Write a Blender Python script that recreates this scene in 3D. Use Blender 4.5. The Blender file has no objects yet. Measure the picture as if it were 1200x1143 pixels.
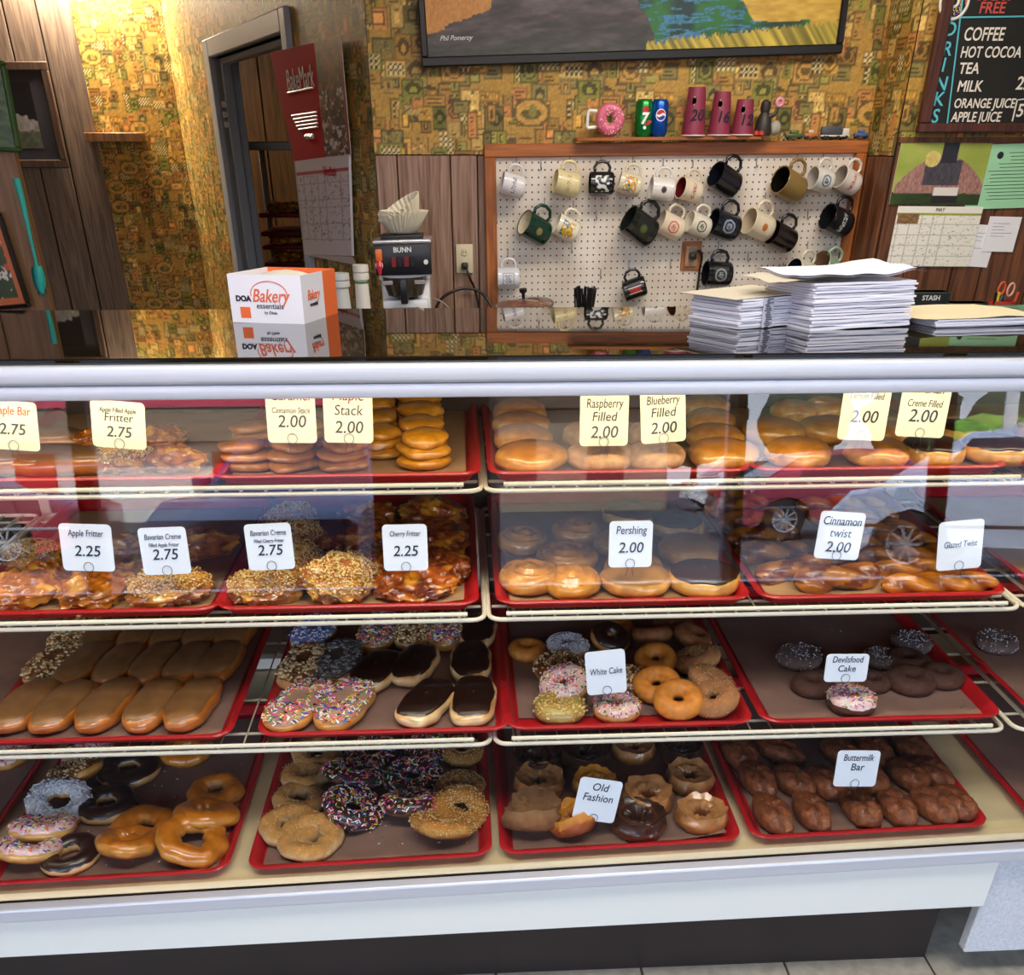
import bpy, math, random
from math import sin, cos, pi, radians, atan2, sqrt
from mathutils import Vector, Matrix, noise, Euler
import numpy as np

rnd = random.Random(7)
scene = bpy.context.scene
COL = scene.collection

SKY, SUN, ROOM, CUST, BACKR, WARM, CASEL = 6.0, 24.0, 39, 46, 130, 2.2, 6.5      # light strengths, tuned against the photograph
# ------------------------------------------------------------------ camera, world, sun, exposure
F, T, RO, CY, YC, EZ = 1071.35, radians(31.6285), radians(-.12), radians(3.0067), 833.2, 1.43
_f = Vector((sin(CY)*cos(T), cos(CY)*cos(T), -sin(T)))
_r = Vector((cos(CY), -sin(CY), 0)); _d = _f.cross(_r)
_r, _d = cos(RO)*_r+sin(RO)*_d, -sin(RO)*_r+cos(RO)*_d
EYE = Vector((0, 0, EZ))
def ray(x, y): return _f+_r*((x-600)/F)+_d*((y-YC)/F)
def aty(x, y, Y): D = ray(x, y); return EYE+D*(Y/D.y)
def atz(x, y, Z): D = ray(x, y); return EYE+D*((Z-EZ)/D.z)
def hit(x, y, p, n):
    D = ray(x, y); return EYE+D*((p-EYE).dot(n)/D.dot(n))
def zd(P): return (P-EYE).dot(_f)
def mpp(P): return zd(P)/F            # metres per photograph pixel at P

cam_d = bpy.data.cameras.new('camera'); cam = bpy.data.objects.new('camera', cam_d)
COL.objects.link(cam)
M = Matrix.Identity(4)
for i in range(3): M[i][0], M[i][1], M[i][2], M[i][3] = _r[i], -_d[i], -_f[i], EYE[i]
cam.matrix_world = M
cam_d.sensor_fit = 'HORIZONTAL'; cam_d.sensor_width = 36; cam_d.lens = 36*F/1200
cam_d.shift_y = (YC-571.5)/1200; cam_d.clip_start = .05; cam_d.clip_end = 400
scene.camera = cam

scene.view_settings.view_transform = 'Standard'; scene.view_settings.look = 'None'
scene.view_settings.exposure = 0.12; scene.view_settings.gamma = 1; scene.view_settings.use_curve_mapping = False
scene.cycles.max_bounces = 8; scene.cycles.transparent_max_bounces = 16
scene.cycles.sample_clamp_indirect = 6; scene.cycles.caustics_reflective = False; scene.cycles.caustics_refractive = False

world = bpy.data.worlds.new('world'); scene.world = world; world.use_nodes = True
wn = world.node_tree.nodes; wl = world.node_tree.links
bg = wn['Background']
tc = wn.new('ShaderNodeTexCoord'); sx = wn.new('ShaderNodeSeparateXYZ'); cr = wn.new('ShaderNodeValToRGB')
wl.new(tc.outputs['Generated'], sx.inputs[0]); wl.new(sx.outputs['Z'], cr.inputs[0]); wl.new(cr.outputs[0], bg.inputs[0])
cr.color_ramp.elements[0].position = 0.0; cr.color_ramp.elements[0].color = (.86, .92, 1, 1)
cr.color_ramp.elements[1].position = .5; cr.color_ramp.elements[1].color = (.42, .62, .96, 1)
bg.inputs[1].default_value = SKY

def light(name, kind, loc, energy, color=(1, 1, 1), size=1, size_y=None, rot=(0, 0, 0), portal=False):
    l = bpy.data.lights.new(name, kind); l.energy = energy; l.color = color
    if kind == 'AREA':
        l.shape = 'RECTANGLE'; l.size = size; l.size_y = size_y or size
        if portal: l.cycles.is_portal = True
    elif kind == 'POINT': l.shadow_soft_size = size
    o = bpy.data.objects.new(name, l); COL.objects.link(o); o.location = loc; o.rotation_euler = rot
    return o
sun = light('sun', 'SUN', (0, 0, 10), SUN, (1, .95, .86)); sun.data.angle = radians(.6)
sun.rotation_euler = Vector((-.35, 1, 1.35)).to_track_quat('Z', 'Y').to_euler()      # high behind the shop, shining on the car park
light('window_portal', 'AREA', (0, -1.72, 1.35), 1, size=6.4, size_y=1.9, rot=(radians(90), 0, 0), portal=True)
L_ROOM = light('ceiling_panel_light', 'AREA', (1.0, 2.9, 2.52), ROOM, (1, .92, .80), 1.6, .5)
L_CUST = light('front_fill_light', 'AREA', (.1, .55, 2.52), CUST, (1, .95, .88), 2.0, .5)  # unseen fill over the customer side, added to brighten the pastries
L_BACK = light('back_room_light', 'AREA', (-2.5, 7.8, 2.5), BACKR, (1, .85, .65), .8, .4)
L_WARM = light('warm_bulb_light', 'POINT', (-2.30, 6.35, 2.30), WARM, (1, .68, .22), .06)

# ------------------------------------------------------------------ materials
def srgb(c):
    if isinstance(c, str): c = [int(c[i:i+2], 16)/255 for i in (0, 2, 4)]
    return tuple((x/12.92 if x <= .04045 else ((x+.055)/1.055)**2.4) for x in c)
MATS = {}
def bsdf(name):
    m = bpy.data.materials.new(name); m.use_nodes = True
    return m, m.node_tree.nodes, m.node_tree.links, m.node_tree.nodes['Principled BSDF']
def mat(name, c=None, rough=.5, metal=0, coat=0, spec=.5, noise_amt=0, nscale=40, bump=0, bscale=200, emit=None, attr=False, stretch=None, ior=1.5, croug=.08):
    if name in MATS: return MATS[name]
    m, n, l, b = bsdf(name)
    b.inputs['Roughness'].default_value = rough; b.inputs['Metallic'].default_value = metal
    b.inputs['Coat Weight'].default_value = coat; b.inputs['Coat Roughness'].default_value = croug
    b.inputs['Specular IOR Level'].default_value = spec; b.inputs['IOR'].default_value = ior
    tcn = n.new('ShaderNodeTexCoord'); vec = tcn.outputs['Object']
    if stretch:
        mp = n.new('ShaderNodeMapping'); mp.inputs['Scale'].default_value = stretch; l.new(vec, mp.inputs[0]); vec = mp.outputs[0]
    src = None
    if attr:
        a = n.new('ShaderNodeAttribute'); a.attribute_name = 'col'; src = a.outputs['Color']
    else:
        col = (*srgb(c), 1); b.inputs['Base Color'].default_value = col
    if noise_amt:
        t = n.new('ShaderNodeTexNoise'); t.inputs['Scale'].default_value = nscale; t.inputs['Detail'].default_value = 5
        l.new(vec, t.inputs['Vector'])
        r = n.new('ShaderNodeMapRange'); r.inputs[1].default_value = .3; r.inputs[2].default_value = .7
        r.inputs[3].default_value = 1-noise_amt; r.inputs[4].default_value = 1+noise_amt*.6; l.new(t.outputs['Fac'], r.inputs[0])
        mx = n.new('ShaderNodeMix'); mx.data_type = 'RGBA'; mx.blend_type = 'MULTIPLY'; mx.inputs[0].default_value = 1
        if src: l.new(src, mx.inputs[6])
        else: mx.inputs[6].default_value = col
        l.new(r.outputs[0], mx.inputs[7]); src = mx.outputs[2]
    if src: l.new(src, b.inputs['Base Color'])
    if bump:
        t = n.new('ShaderNodeTexNoise'); t.inputs['Scale'].default_value = bscale; t.inputs['Detail'].default_value = 4
        l.new(vec, t.inputs['Vector'])
        bp = n.new('ShaderNodeBump'); bp.inputs['Strength'].default_value = bump; bp.inputs['Distance'].default_value = .002
        l.new(t.outputs['Fac'], bp.inputs['Height']); l.new(bp.outputs[0], b.inputs['Normal'])
    if emit: b.inputs['Emission Color'].default_value = (*srgb(c), 1); b.inputs['Emission Strength'].default_value = emit
    MATS[name] = m; return m
def wood(name, c, c2, scale=1.0, rough=.45, axis='z'):
    if name in MATS: return MATS[name]
    m, n, l, b = bsdf(name)
    tcn = n.new('ShaderNodeTexCoord'); mp = n.new('ShaderNodeMapping')
    s = {'z': (26, 26, 1.6), 'x': (1.6, 26, 26), 'y': (26, 1.6, 26)}[axis]
    mp.inputs['Scale'].default_value = tuple(k*scale for k in s); l.new(tcn.outputs['Object'], mp.inputs[0])
    oi = n.new('ShaderNodeObjectInfo'); ad = n.new('ShaderNodeVectorMath'); ad.operation = 'ADD'
    l.new(mp.outputs[0], ad.inputs[0]); sc = n.new('ShaderNodeMath'); sc.operation = 'MULTIPLY'; sc.inputs[1].default_value = 37
    l.new(oi.outputs['Random'], sc.inputs[0]); l.new(sc.outputs[0], ad.inputs[1])
    t = n.new('ShaderNodeTexNoise'); t.inputs['Scale'].default_value = 2.2; t.inputs['Detail'].default_value = 7; t.inputs['Distortion'].default_value = 1.1
    l.new(ad.outputs[0], t.inputs['Vector'])
    r = n.new('ShaderNodeValToRGB'); r.color_ramp.elements[0].position = .36; r.color_ramp.elements[1].position = .66
    r.color_ramp.elements[0].color = (*srgb(c2), 1); r.color_ramp.elements[1].color = (*srgb(c), 1)
    l.new(t.outputs['Fac'], r.inputs[0]); l.new(r.outputs[0], b.inputs['Base Color'])
    b.inputs['Roughness'].default_value = rough
    bp = n.new('ShaderNodeBump'); bp.inputs['Strength'].default_value = .25; bp.inputs['Distance'].default_value = .001
    l.new(t.outputs['Fac'], bp.inputs['Height']); l.new(bp.outputs[0], b.inputs['Normal'])
    MATS[name] = m; return m
def glassm(name, tint=(1, 1, 1), f0=.045, boost=1.0):
    m = bpy.data.materials.new(name); m.use_nodes = True; n = m.node_tree.nodes; l = m.node_tree.links
    n.remove(n['Principled BSDF']); out = n['Material Output']
    lw = n.new('ShaderNodeLayerWeight'); lw.inputs[0].default_value = .5
    pw = n.new('ShaderNodeMath'); pw.operation = 'POWER'; pw.inputs[1].default_value = 5; l.new(lw.outputs['Facing'], pw.inputs[0])
    ma = n.new('ShaderNodeMath'); ma.operation = 'MULTIPLY_ADD'; ma.inputs[1].default_value = (1-f0)*boost; ma.inputs[2].default_value = f0*boost
    ma.use_clamp = True
    l.new(pw.outputs[0], ma.inputs[0])
    tr = n.new('ShaderNodeBsdfTransparent'); tr.inputs[0].default_value = (*tint, 1)
    gl = n.new('ShaderNodeBsdfGlossy'); gl.inputs['Roughness'].default_value = 0.0
    mx = n.new('ShaderNodeMixShader'); l.new(ma.outputs[0], mx.inputs[0]); l.new(tr.outputs[0], mx.inputs[1]); l.new(gl.outputs[0], mx.inputs[2])
    l.new(mx.outputs[0], out.inputs[0]); MATS[name] = m; return m
def pegmat():
    m, n, l, b = bsdf('pegboard_white')
    tcn = n.new('ShaderNodeTexCoord'); sp = n.new('ShaderNodeSeparateXYZ'); l.new(tcn.outputs['Object'], sp.inputs[0])
    sq = []
    for ax in ('X', 'Z'):
        a = n.new('ShaderNodeMath'); a.operation = 'MULTIPLY_ADD'; a.inputs[1].default_value = 1/.0254; a.inputs[2].default_value = 1000
        f = n.new('ShaderNodeMath'); f.operation = 'FRACT'; s = n.new('ShaderNodeMath'); s.operation = 'SUBTRACT'; s.inputs[1].default_value = .5
        q = n.new('ShaderNodeMath'); q.operation = 'MULTIPLY'
        l.new(sp.outputs[ax], a.inputs[0]); l.new(a.outputs[0], f.inputs[0]); l.new(f.outputs[0], s.inputs[0])
        l.new(s.outputs[0], q.inputs[0]); l.new(s.outputs[0], q.inputs[1]); sq.append(q)
    ad = n.new('ShaderNodeMath'); l.new(sq[0].outputs[0], ad.inputs[0]); l.new(sq[1].outputs[0], ad.inputs[1])
    lt = n.new('ShaderNodeMath'); lt.operation = 'LESS_THAN'; lt.inputs[1].default_value = .13**2; l.new(ad.outputs[0], lt.inputs[0])
    t = n.new('ShaderNodeTexNoise'); t.inputs['Scale'].default_value = 5; l.new(tcn.outputs['Object'], t.inputs['Vector'])
    r = n.new('ShaderNodeValToRGB'); r.color_ramp.elements[0].color = (*srgb('cfbfae'), 1); r.color_ramp.elements[1].color = (*srgb('e2d8cc'), 1)
    r.color_ramp.elements[0].position = .35; r.color_ramp.elements[1].position = .6
    l.new(t.outputs['Fac'], r.inputs[0])
    mx = n.new('ShaderNodeMix'); mx.data_type = 'RGBA'; l.new(lt.outputs[0], mx.inputs[0]); l.new(r.outputs[0], mx.inputs[6]); mx.inputs[7].default_value = (.03, .02, .015, 1)
    l.new(mx.outputs[2], b.inputs['Base Color']); b.inputs['Roughness'].default_value = .45
    return m

# ------------------------------------------------------------------ mesh helpers
class MB:
    def __init__(s): s.v = []; s.f = []; s.mi = []; s.c = []
    def add(s, v, f, mi=0, mtx=None, col=None):
        o = len(s.v)
        s.v += [tuple(mtx @ Vector(p)) for p in v] if mtx is not None else [tuple(p) for p in v]
        s.f += [tuple(i+o for i in q) for q in f]; s.mi += [mi]*len(f)
        if col is not None: s.c += (col if isinstance(col, list) else [col]*len(v))
        return s
    def box(s, a, b, mi=0, mtx=None, col=None):
        (x0, y0, z0), (x1, y1, z1) = a, b
        v = [(x0, y0, z0), (x1, y0, z0), (x1, y1, z0), (x0, y1, z0), (x0, y0, z1), (x1, y0, z1), (x1, y1, z1), (x0, y1, z1)]
        f = [(0, 3, 2, 1), (4, 5, 6, 7), (0, 1, 5, 4), (1, 2, 6, 5), (2, 3, 7, 6), (3, 0, 4, 7)]
        return s.add(v, f, mi, mtx, col)
    def tube(s, pts, r, n=8, mi=0, mtx=None, closed=False, caps=True):
        pts = [Vector(p) for p in pts]; N = len(pts); v = []; f = []
        rr = r if isinstance(r, (list, tuple)) else [r]*N
        up = None
        for i, p in enumerate(pts):
            a = pts[(i-1) % N] if (closed or i > 0) else p; b = pts[(i+1) % N] if (closed or i < N-1) else p
            t = (b-a).normalized()
            if up is None: up = Vector((0, 0, 1)) if abs(t.z) < .9 else Vector((1, 0, 0))
            x = t.cross(up).normalized(); y = x.cross(t).normalized(); up = y
            for k in range(n):
                an = 2*pi*k/n; v.append(p+(x*cos(an)+y*sin(an))*rr[i])
        for i in range(N if closed else N-1):
            for k in range(n):
                j = (i+1) % N; f.append((i*n+k, i*n+(k+1) % n, j*n+(k+1) % n, j*n+k))
        if caps and not closed: f.append(tuple(range(n))[::-1]); f.append(tuple((N-1)*n+k for k in range(n)))
        return s.add(v, f, mi, mtx)
    def lathe(s, prof, n=24, mi=0, mtx=None, flute=None, mis=None):
        v = []; f = []; mil = []
        for j, (r, z) in enumerate(prof):
            for k in range(n):
                a = 2*pi*k/n; q = r*(1+(flute(a, j) if flute else 0)); v.append((q*cos(a), q*sin(a), z))
        o = len(s.f)
        for j in range(len(prof)-1):
            for k in range(n): f.append((j*n+k, j*n+(k+1) % n, (j+1)*n+(k+1) % n, (j+1)*n+k)); mil.append(mis[j] if mis else mi)
        s.add(v, f, mi, mtx); s.mi[o:] = mil; return s
    def grid(s, fn, nu, nv, mi=0, mtx=None, cu=False, cv=False, colfn=None):
        v = []; c = []; f = []
        for i in range(nu):
            for j in range(nv):
                u = i/(nu if cu else nu-1); w = j/(nv if cv else nv-1); p = fn(u, w)
                if colfn: p, cc = p; c.append(cc)
                v.append(p)
        for i in range(nu if cu else nu-1):
            for j in range(nv if cv else nv-1):
                f.append((i*nv+j, ((i+1) % nu)*nv+j, ((i+1) % nu)*nv+(j+1) % nv, i*nv+(j+1) % nv))
        return s.add(v, f, mi, mtx, c if colfn else None)
    def data(s, name, mats, smooth=True):
        me = bpy.data.meshes.new(name); me.from_pydata(s.v, [], s.f)
        for m in (mats if isinstance(mats, (list, tuple)) else [mats]): me.materials.append(m)
        me.polygons.foreach_set('material_index', s.mi)
        if s.c and len(s.c) == len(s.v):
            a = me.attributes.new('col', 'FLOAT_COLOR', 'POINT')
            a.data.foreach_set('color', np.array([(*c[:3], 1) for c in s.c], np.float32).ravel())
        if smooth:
            me.polygons.foreach_set('use_smooth', [True]*len(me.polygons))
            if smooth != 'all':
                try: me.set_sharp_from_angle(angle=radians(40))
                except Exception: pass
        me.update(); return me
    def obj(s, name, mats, parent=None, loc=None, rot=None, smooth=True, **kw):
        return mk(name, s.data(name, mats, smooth), parent, loc, rot, **kw)
def mk(name, data, parent=None, loc=None, rot=None, scale=None, label=None, cat=None, group=None, kind=None):
    o = bpy.data.objects.new(name, data); COL.objects.link(o)
    if parent: o.parent = parent
    if loc is not None: o.location = loc
    if rot is not None: o.rotation_euler = rot
    if scale is not None: o.scale = scale if isinstance(scale, (tuple, list, Vector)) else (scale,)*3
    if label: o['label'] = label
    if cat: o['category'] = cat
    if group: o['group'] = group
    if kind: o['kind'] = kind
    return o
def copy_tree(o, parent=None):
    c = o.copy(); COL.objects.link(c); c.parent = parent
    for ch in KIDS.get(o.name, []): copy_tree(ch, c)
    return c
KIDS = {}
def note_kids(o):
    KIDS[o.name] = [c for c in bpy.data.objects if c.parent == o]
    for c in KIDS[o.name]: note_kids(c)
def rbox(a, b, r=.004, seg=2):      # bevelled box -> MB
    import bmesh
    bm = bmesh.new(); bmesh.ops.create_cube(bm, size=1)
    for v in bm.verts: v.co = Vector([a[i]+(v.co[i]+.5)*(b[i]-a[i]) for i in range(3)])
    bmesh.ops.bevel(bm, geom=bm.edges[:], offset=r, segments=seg, profile=.5, affect='EDGES')
    bm.verts.index_update(); m = MB(); m.add([v.co[:] for v in bm.verts], [[v.index for v in f.verts] for f in bm.faces]); bm.free(); return m
def text(body, size, loc, m, parent, rot=(pi/2, 0, 0), shear=.15, ext=.0004, align='CENTER', name='lettering', space=1, bold=0, sx=1):
    c = bpy.data.curves.new(name, 'FONT'); c.body = body; c.size = size; c.extrude = ext; c.resolution_u = 3; c.shear = shear
    c.align_x = align; c.align_y = 'CENTER'; c.space_line = .95; c.space_character = space; c.offset = bold
    c.materials.append(m); t_ = bpy.data.objects.new('tmp', c); me = bpy.data.meshes.new_from_object(t_); bpy.data.objects.remove(t_); bpy.data.curves.remove(c); me.name = name
    if not len(me.materials): me.materials.append(m)
    o = mk(name, me, parent, loc, rot); o.scale = (sx, 1, 1); return o
def picture(name, w, h, nx, ny, fn, m, parent=None, **kw):      # flat print: colours on a fine grid in the x-z plane
    xs = np.linspace(-w/2, w/2, nx); zs = np.linspace(-h/2, h/2, ny)
    X, Z = np.meshgrid(xs, zs); v = np.stack([X.ravel(), np.zeros(nx*ny), Z.ravel()], 1)
    i = np.arange((ny-1)*nx).reshape(ny-1, nx)[:, :-1].ravel()
    f = np.stack([i, i+1, i+nx+1, i+nx], 1)
    me = bpy.data.meshes.new(name); me.vertices.add(len(v)); me.vertices.foreach_set('co', v.ravel())
    me.loops.add(len(f)*4); me.loops.foreach_set('vertex_index', f.ravel())
    me.polygons.add(len(f)); me.polygons.foreach_set('loop_start', np.arange(len(f))*4); me.update(calc_edges=True)
    me.materials.append(m)
    rgb = fn(X/w+.5, Z/h+.5); rgb = np.where(rgb <= .04045, rgb/12.92, ((np.clip(rgb, 0, 1)+.055)/1.055)**2.4)
    a = me.attributes.new('col', 'FLOAT_COLOR', 'POINT')
    a.data.foreach_set('color', np.concatenate([rgb.reshape(-1, 3), np.ones((nx*ny, 1))], 1).astype(np.float32).ravel())
    return mk(name, me, parent, **kw)
_ng = np.random.default_rng(5)
def vnoise(u, v, s, seed=0):         # value noise on arrays
    g = np.random.default_rng(seed).random((64, 64)); x = u*s; y = v*s
    xi = np.floor(x).astype(int); yi = np.floor(y).astype(int); fx = x-xi; fy = y-yi
    fx = fx*fx*(3-2*fx); fy = fy*fy*(3-2*fy)
    G = lambda a, b: g[a % 64, b % 64]
    return (G(xi, yi)*(1-fx)+G(xi+1, yi)*fx)*(1-fy)+(G(xi, yi+1)*(1-fx)+G(xi+1, yi+1)*fx)*fy
def fbm(u, v, s, seed=0, o=4): return sum(vnoise(u, v, s*2**k, seed+k)*.5**k for k in range(o))/sum(.5**k for k in range(o))
def mixc(a, b, t): return np.asarray(a)*(1-t[..., None])+np.asarray(b)*t[..., None]
def hexc(h): return np.array([int(h[i:i+2], 16)/255 for i in (0, 2, 4)])

m_print = mat('printed_paper', attr=True, rough=.6)
m_printg = mat('printed_gloss', attr=True, rough=.35)
m_black = mat('black_plastic', '151416', .35)
m_white = mat('white_enamel', 'e8e6e2', .35)
m_paper = mat('white_paper', 'f0eef0', .7)
m_ink = mat('dark_ink', '1c1a2a', .6)
# ================================================================== STRUCTURE
CEIL = 2.6
m_plaster = mat('ceiling_plaster', 'c9c0ae', .8)
m_floor = mat('floor_vinyl', 'b3aa9b', .5, noise_amt=.25, nscale=30)
m_grout = mat('floor_joint', '4a443c', .8)
MB().box((-5, -1.9, -.1), (6, 10, -.039)).obj('floor', m_grout, kind='structure')
fl = bpy.data.objects['floor']
tile_me = rbox((-.150, -.150, -.006), (.150, .150, 0), .002, 1).data('floor_tile', m_floor, smooth=False)
for i in range(-5, 7):
    for j in range(-5, 5): mk('floor_tile', tile_me, fl, (.19+i*.305, 1.05+j*.305, -.035))
MB().box((-5, -1.9, CEIL), (6, 10, CEIL+.15)).obj('ceiling', m_plaster, kind='structure')

# --- wallpaper: patchwork print of small kitchen motifs
def make_tile(NX=150, NZ=200, seed=3):
    R = random.Random(seed); A = np.zeros((NZ, NX, 3)); A[:] = hexc('b88f42')
    pal = ['cf9f48', 'bd8f3e', '9c9240', '857f36', 'c98a4a', 'd6b062', '7a6a34', 'b08440', 'a59a4a', 'd2a258', 'b5803c', 'c2944a', 'ad8a48', '8c7c44']
    zz, xx = np.mgrid[0:NZ, 0:NX]
    def rect(x, z, w, h, c, e=None, ew=1):
        ix = (np.arange(x, x+w)) % NX; iz = (np.arange(z, z+h)) % NZ
        A[np.ix_(iz, ix)] = c
        if e is not None:
            for k in range(ew):
                A[np.ix_(iz, [ix[k], ix[-1-k]])] = e; A[np.ix_([iz[k], iz[-1-k]], ix)] = e
    def ell(cx, cz, a, b, c, ring=False):
        dx = (xx-cx+NX/2) % NX-NX/2; dz = (zz-cz+NZ/2) % NZ-NZ/2; q = (dx/a)**2+(dz/b)**2
        A[(q < 1) & (q > (.55 if ring else -1))] = c
    for k in range(330):
        w = R.randint(8, 20); h = R.randint(8, 20); x = R.randrange(NX); z = R.randrange(NZ)
        c = hexc(R.choice(pal))*R.uniform(.85, 1.08); e = c*R.choice([.62, .7, .8])
        rect(x, z, w, h, c, e)
        t = R.random()
        dk = c*.55
        if t < .16:
            for a in range(2, w-2):
                for b in range(2, h-2):
                    if ((a//2)+(b//2)) % 2: A[(z+b) % NZ, (x+a) % NX] = hexc('e0c98c')
                    else: A[(z+b) % NZ, (x+a) % NX] = hexc('52472a')
        elif t < .36 and w > 12 and h > 12:
            ell(x+w/2, z+h/2, w*.36, h*.30, dk); ell(x+w/2, z+h*.45, w*.18, h*.14, c*1.15); rect(int(x+w*.45), int(z+h*.72), 3, 3, dk)
        elif t < .52 and w > 12 and h > 12:
            ell(x+w/2, z+h/2, w*.42, h*.42, c*.6, True); ell(x+w/2, z+h/2, w*.2, h*.2, dk)
        elif t < .70:
            for b in range(3, h-3, 3): rect(x+3, z+b, max(2, w-6-R.randrange(4)), 1, dk)
        elif t < .85:
            for q in range(int(w*h/14)): rect(x+R.randint(2, w-3), z+R.randint(2, h-3), R.choice([1, 2]), R.choice([1, 2]), R.choice([dk, c*1.25, c*.7]))
        else: rect(x+3, z+3, max(2, w-6), max(2, h-6), np.clip(c*1.2, 0, 1), dk)
    for k in range(6):
        cx, cz = R.randrange(NX), R.randrange(NZ)
        ell(cx, cz, 16, 11, hexc('6b5a30')); ell(cx, cz, 14, 9, hexc('c99a4c')); ell(cx, cz-1, 9, 4, hexc('6a5b2c')); ell(cx+1, cz+1, 4, 5, hexc('8f8440'))
    A = A*(.9+.2*np.random.default_rng(2).random((NZ, NX, 1)))
    return np.clip(A, 0, 1)
TILE = make_tile()
def paper_fn(w, h, cell=.0045, ox=0, oz=0, gain=1.0):
    def fn(u, v):
        a = ((u*w+ox)/cell).astype(int) % TILE.shape[1]; b = ((v*h+oz)/cell).astype(int) % TILE.shape[0]
        return TILE[b, a]*gain
    return fn
m_wp = mat('wallpaper_print', attr=True, rough=.5, spec=.35)
def wallpaper(parent, p0, p1, z0, z1, cell, ox=0, off=.003):      # strip of wallpaper on the wall from p0 to p1 (seen with p0 on the left)
    a = Vector((*p0, 0)); b = Vector((*p1, 0)); w = (b-a).length; h = z1-z0; ang = atan2(b.y-a.y, b.x-a.x)
    nrm = Vector((sin(ang), -cos(ang), 0)); c = (a+b)/2+nrm*off
    return picture('wallpaper', w, h, int(w/cell)+1, int(h/cell)+1, paper_fn(w, h, .0045, ox, z0), m_wp, parent, loc=(c.x, c.y, (z0+z1)/2), rot=(0, 0, ang))
def wallbox(name, p0, p1, z0, z1, th, m, parent=None, behind=True):
    a = Vector((*p0, 0)); b = Vector((*p1, 0)); w = (b-a).length; ang = atan2(b.y-a.y, b.x-a.x)
    return MB().box((0, 0, z0), (w, th, z1)).obj(name, m, parent, (a.x, a.y, 0), (0, 0, ang), kind=None if parent else 'structure')
def boards(parent, p0, p1, z0, z1, edges, m, th=.012, gap=.004):  # panelling boards between distances along the wall, each its own piece
    a = Vector((*p0, 0)); b = Vector((*p1, 0)); ang = atan2(b.y-a.y, b.x-a.x); dirv = (b-a).normalized()
    for e0, e1 in zip(edges[:-1], edges[1:]):
        w = e1-e0-gap; q = a+dirv*(e0+gap/2)
        rbox((0, -th, z0), (w, 0, z1), .0025, 1).obj('panel_board', m, parent, (q.x, q.y, 0), (0, 0, ang), smooth=False)

m_groove = mat('dark_groove', '1a120c', .9)
w_pink = wood('panel_rosy_wood', 'a98672', '76543f', .8)
w_brown = wood('panel_brown_wood', '7c4a2a', '4a2816', .7)
w_grey = wood('panel_grey_wood', '7d6a5c', '54463d', .8)
w_near = wood('slab_brown_wood', '93683f', '6c4a2a', .7)
w_trim = wood('frame_oak', 'b5692a', '8c4a1a', 1, axis='x')
w_trimv = wood('frame_oak_upright', 'b5692a', '8c4a1a', 1)

YB = 4.22
XL = aty(434, 100, YB).x; XR = aty(1024, 120, YB).x
ZS = aty(500, 181, YB).z                         # where panelling meets wallpaper
wb = wallbox('wall_back', (XL, YB), (XR, YB), 0, CEIL, .1, m_groove)
wallpaper(wb, (XL, YB), (XR, YB), ZS, CEIL-.3, .006, .1)
for ch in [c for c in bpy.data.objects if c.parent == wb]: pass
def reparent_world(o, parent): 
    bpy.context.view_layer.update()
    o.parent = parent; o.matrix_parent_inverse = parent.matrix_world.inverted()
eL = [0]+[aty(x, 240, YB).x-XL for x in (468, 529, 560, 640, 720, 800, 880, 960, 1000)]+[XR-XL]
boards(wb, (XL, YB), (XR, YB), .0, ZS-.004, eL, w_pink)
# return and right wall
YR = 3.98
XR2 = aty(1060, 120, YR).x
wr = wallbox('wall_return', (XR, YB), (XR2, YR), 0, CEIL, .08, m_groove)
wallpaper(wr, (XR, YB), (XR2, YR), ZS, CEIL-.3, .006, .3)
Lr = (Vector((XR2-XR, YR-YB))).length
boards(wr, (XR, YB), (XR2, YR), .0, ZS-.004, [0, Lr*.3, Lr*.62, Lr], w_brown)
wrr = wallbox('wall_right', (XR2, YR), (XR2+1.9, YR), 0, CEIL, .1, m_groove)
ZSR = aty(1110, 163, YR).z
wallpaper(wrr, (XR2, YR), (XR2+1.9, YR), ZSR, CEIL-.3, .006, .55)
eR = [0]+[aty(x, 300, YR).x-XR2 for x in (1062, 1118, 1152, 1210, 1270)]+[1.9]
boards(wrr, (XR2, YR), (XR2+1.9, YR), .0, ZSR-.004, eR, w_brown)
t = MB().box((0, -.022, 0), (1.9, 0, .018)).obj('trim_rail', w_brown, wrr, (XR2, YR, ZSR-.012))
# oblique wall with the doorway
u_ = Vector((-.413, .911, 0)).normalized(); A0 = Vector((XL, YB, 0)); n_ = Vector((-u_.y, u_.x, 0))
def on_door(x, y): return hit(x, y, A0, n_)
def s_door(x, y): return (on_door(x, y)-A0).dot(u_)
s_far = s_door(212, 150); B0 = A0+u_*s_far
dz = on_door(262, 64).z; s_l = s_door(266, 180); s_r = s_door(337, 50)
# seen from the customer's side the far end is on the left
def dwall(name, s1, s0, z0, z1): return wallbox(name, tuple((A0+u_*s1).xy), tuple((A0+u_*s0).xy), z0, z1, .1, m_plaster)
wl1 = dwall('wall_left', s_far, s_l, 0, CEIL); wallpaper(wl1, tuple((A0+u_*s_far).xy), tuple((A0+u_*s_l).xy), .3, CEIL-.15, .009, .2)
wl2 = dwall('wall_left_header', s_l, s_r, dz, CEIL); wallpaper(wl2, tuple((A0+u_*s_l).xy), tuple((A0+u_*s_r).xy), dz, CEIL-.15, .008, .9)
wl3 = dwall('wall_left_pier', s_r, 0, 0, CEIL); wallpaper(wl3, tuple((A0+u_*s_r).xy), tuple(A0.xy), .3, CEIL-.15, .006, .0)
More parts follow.
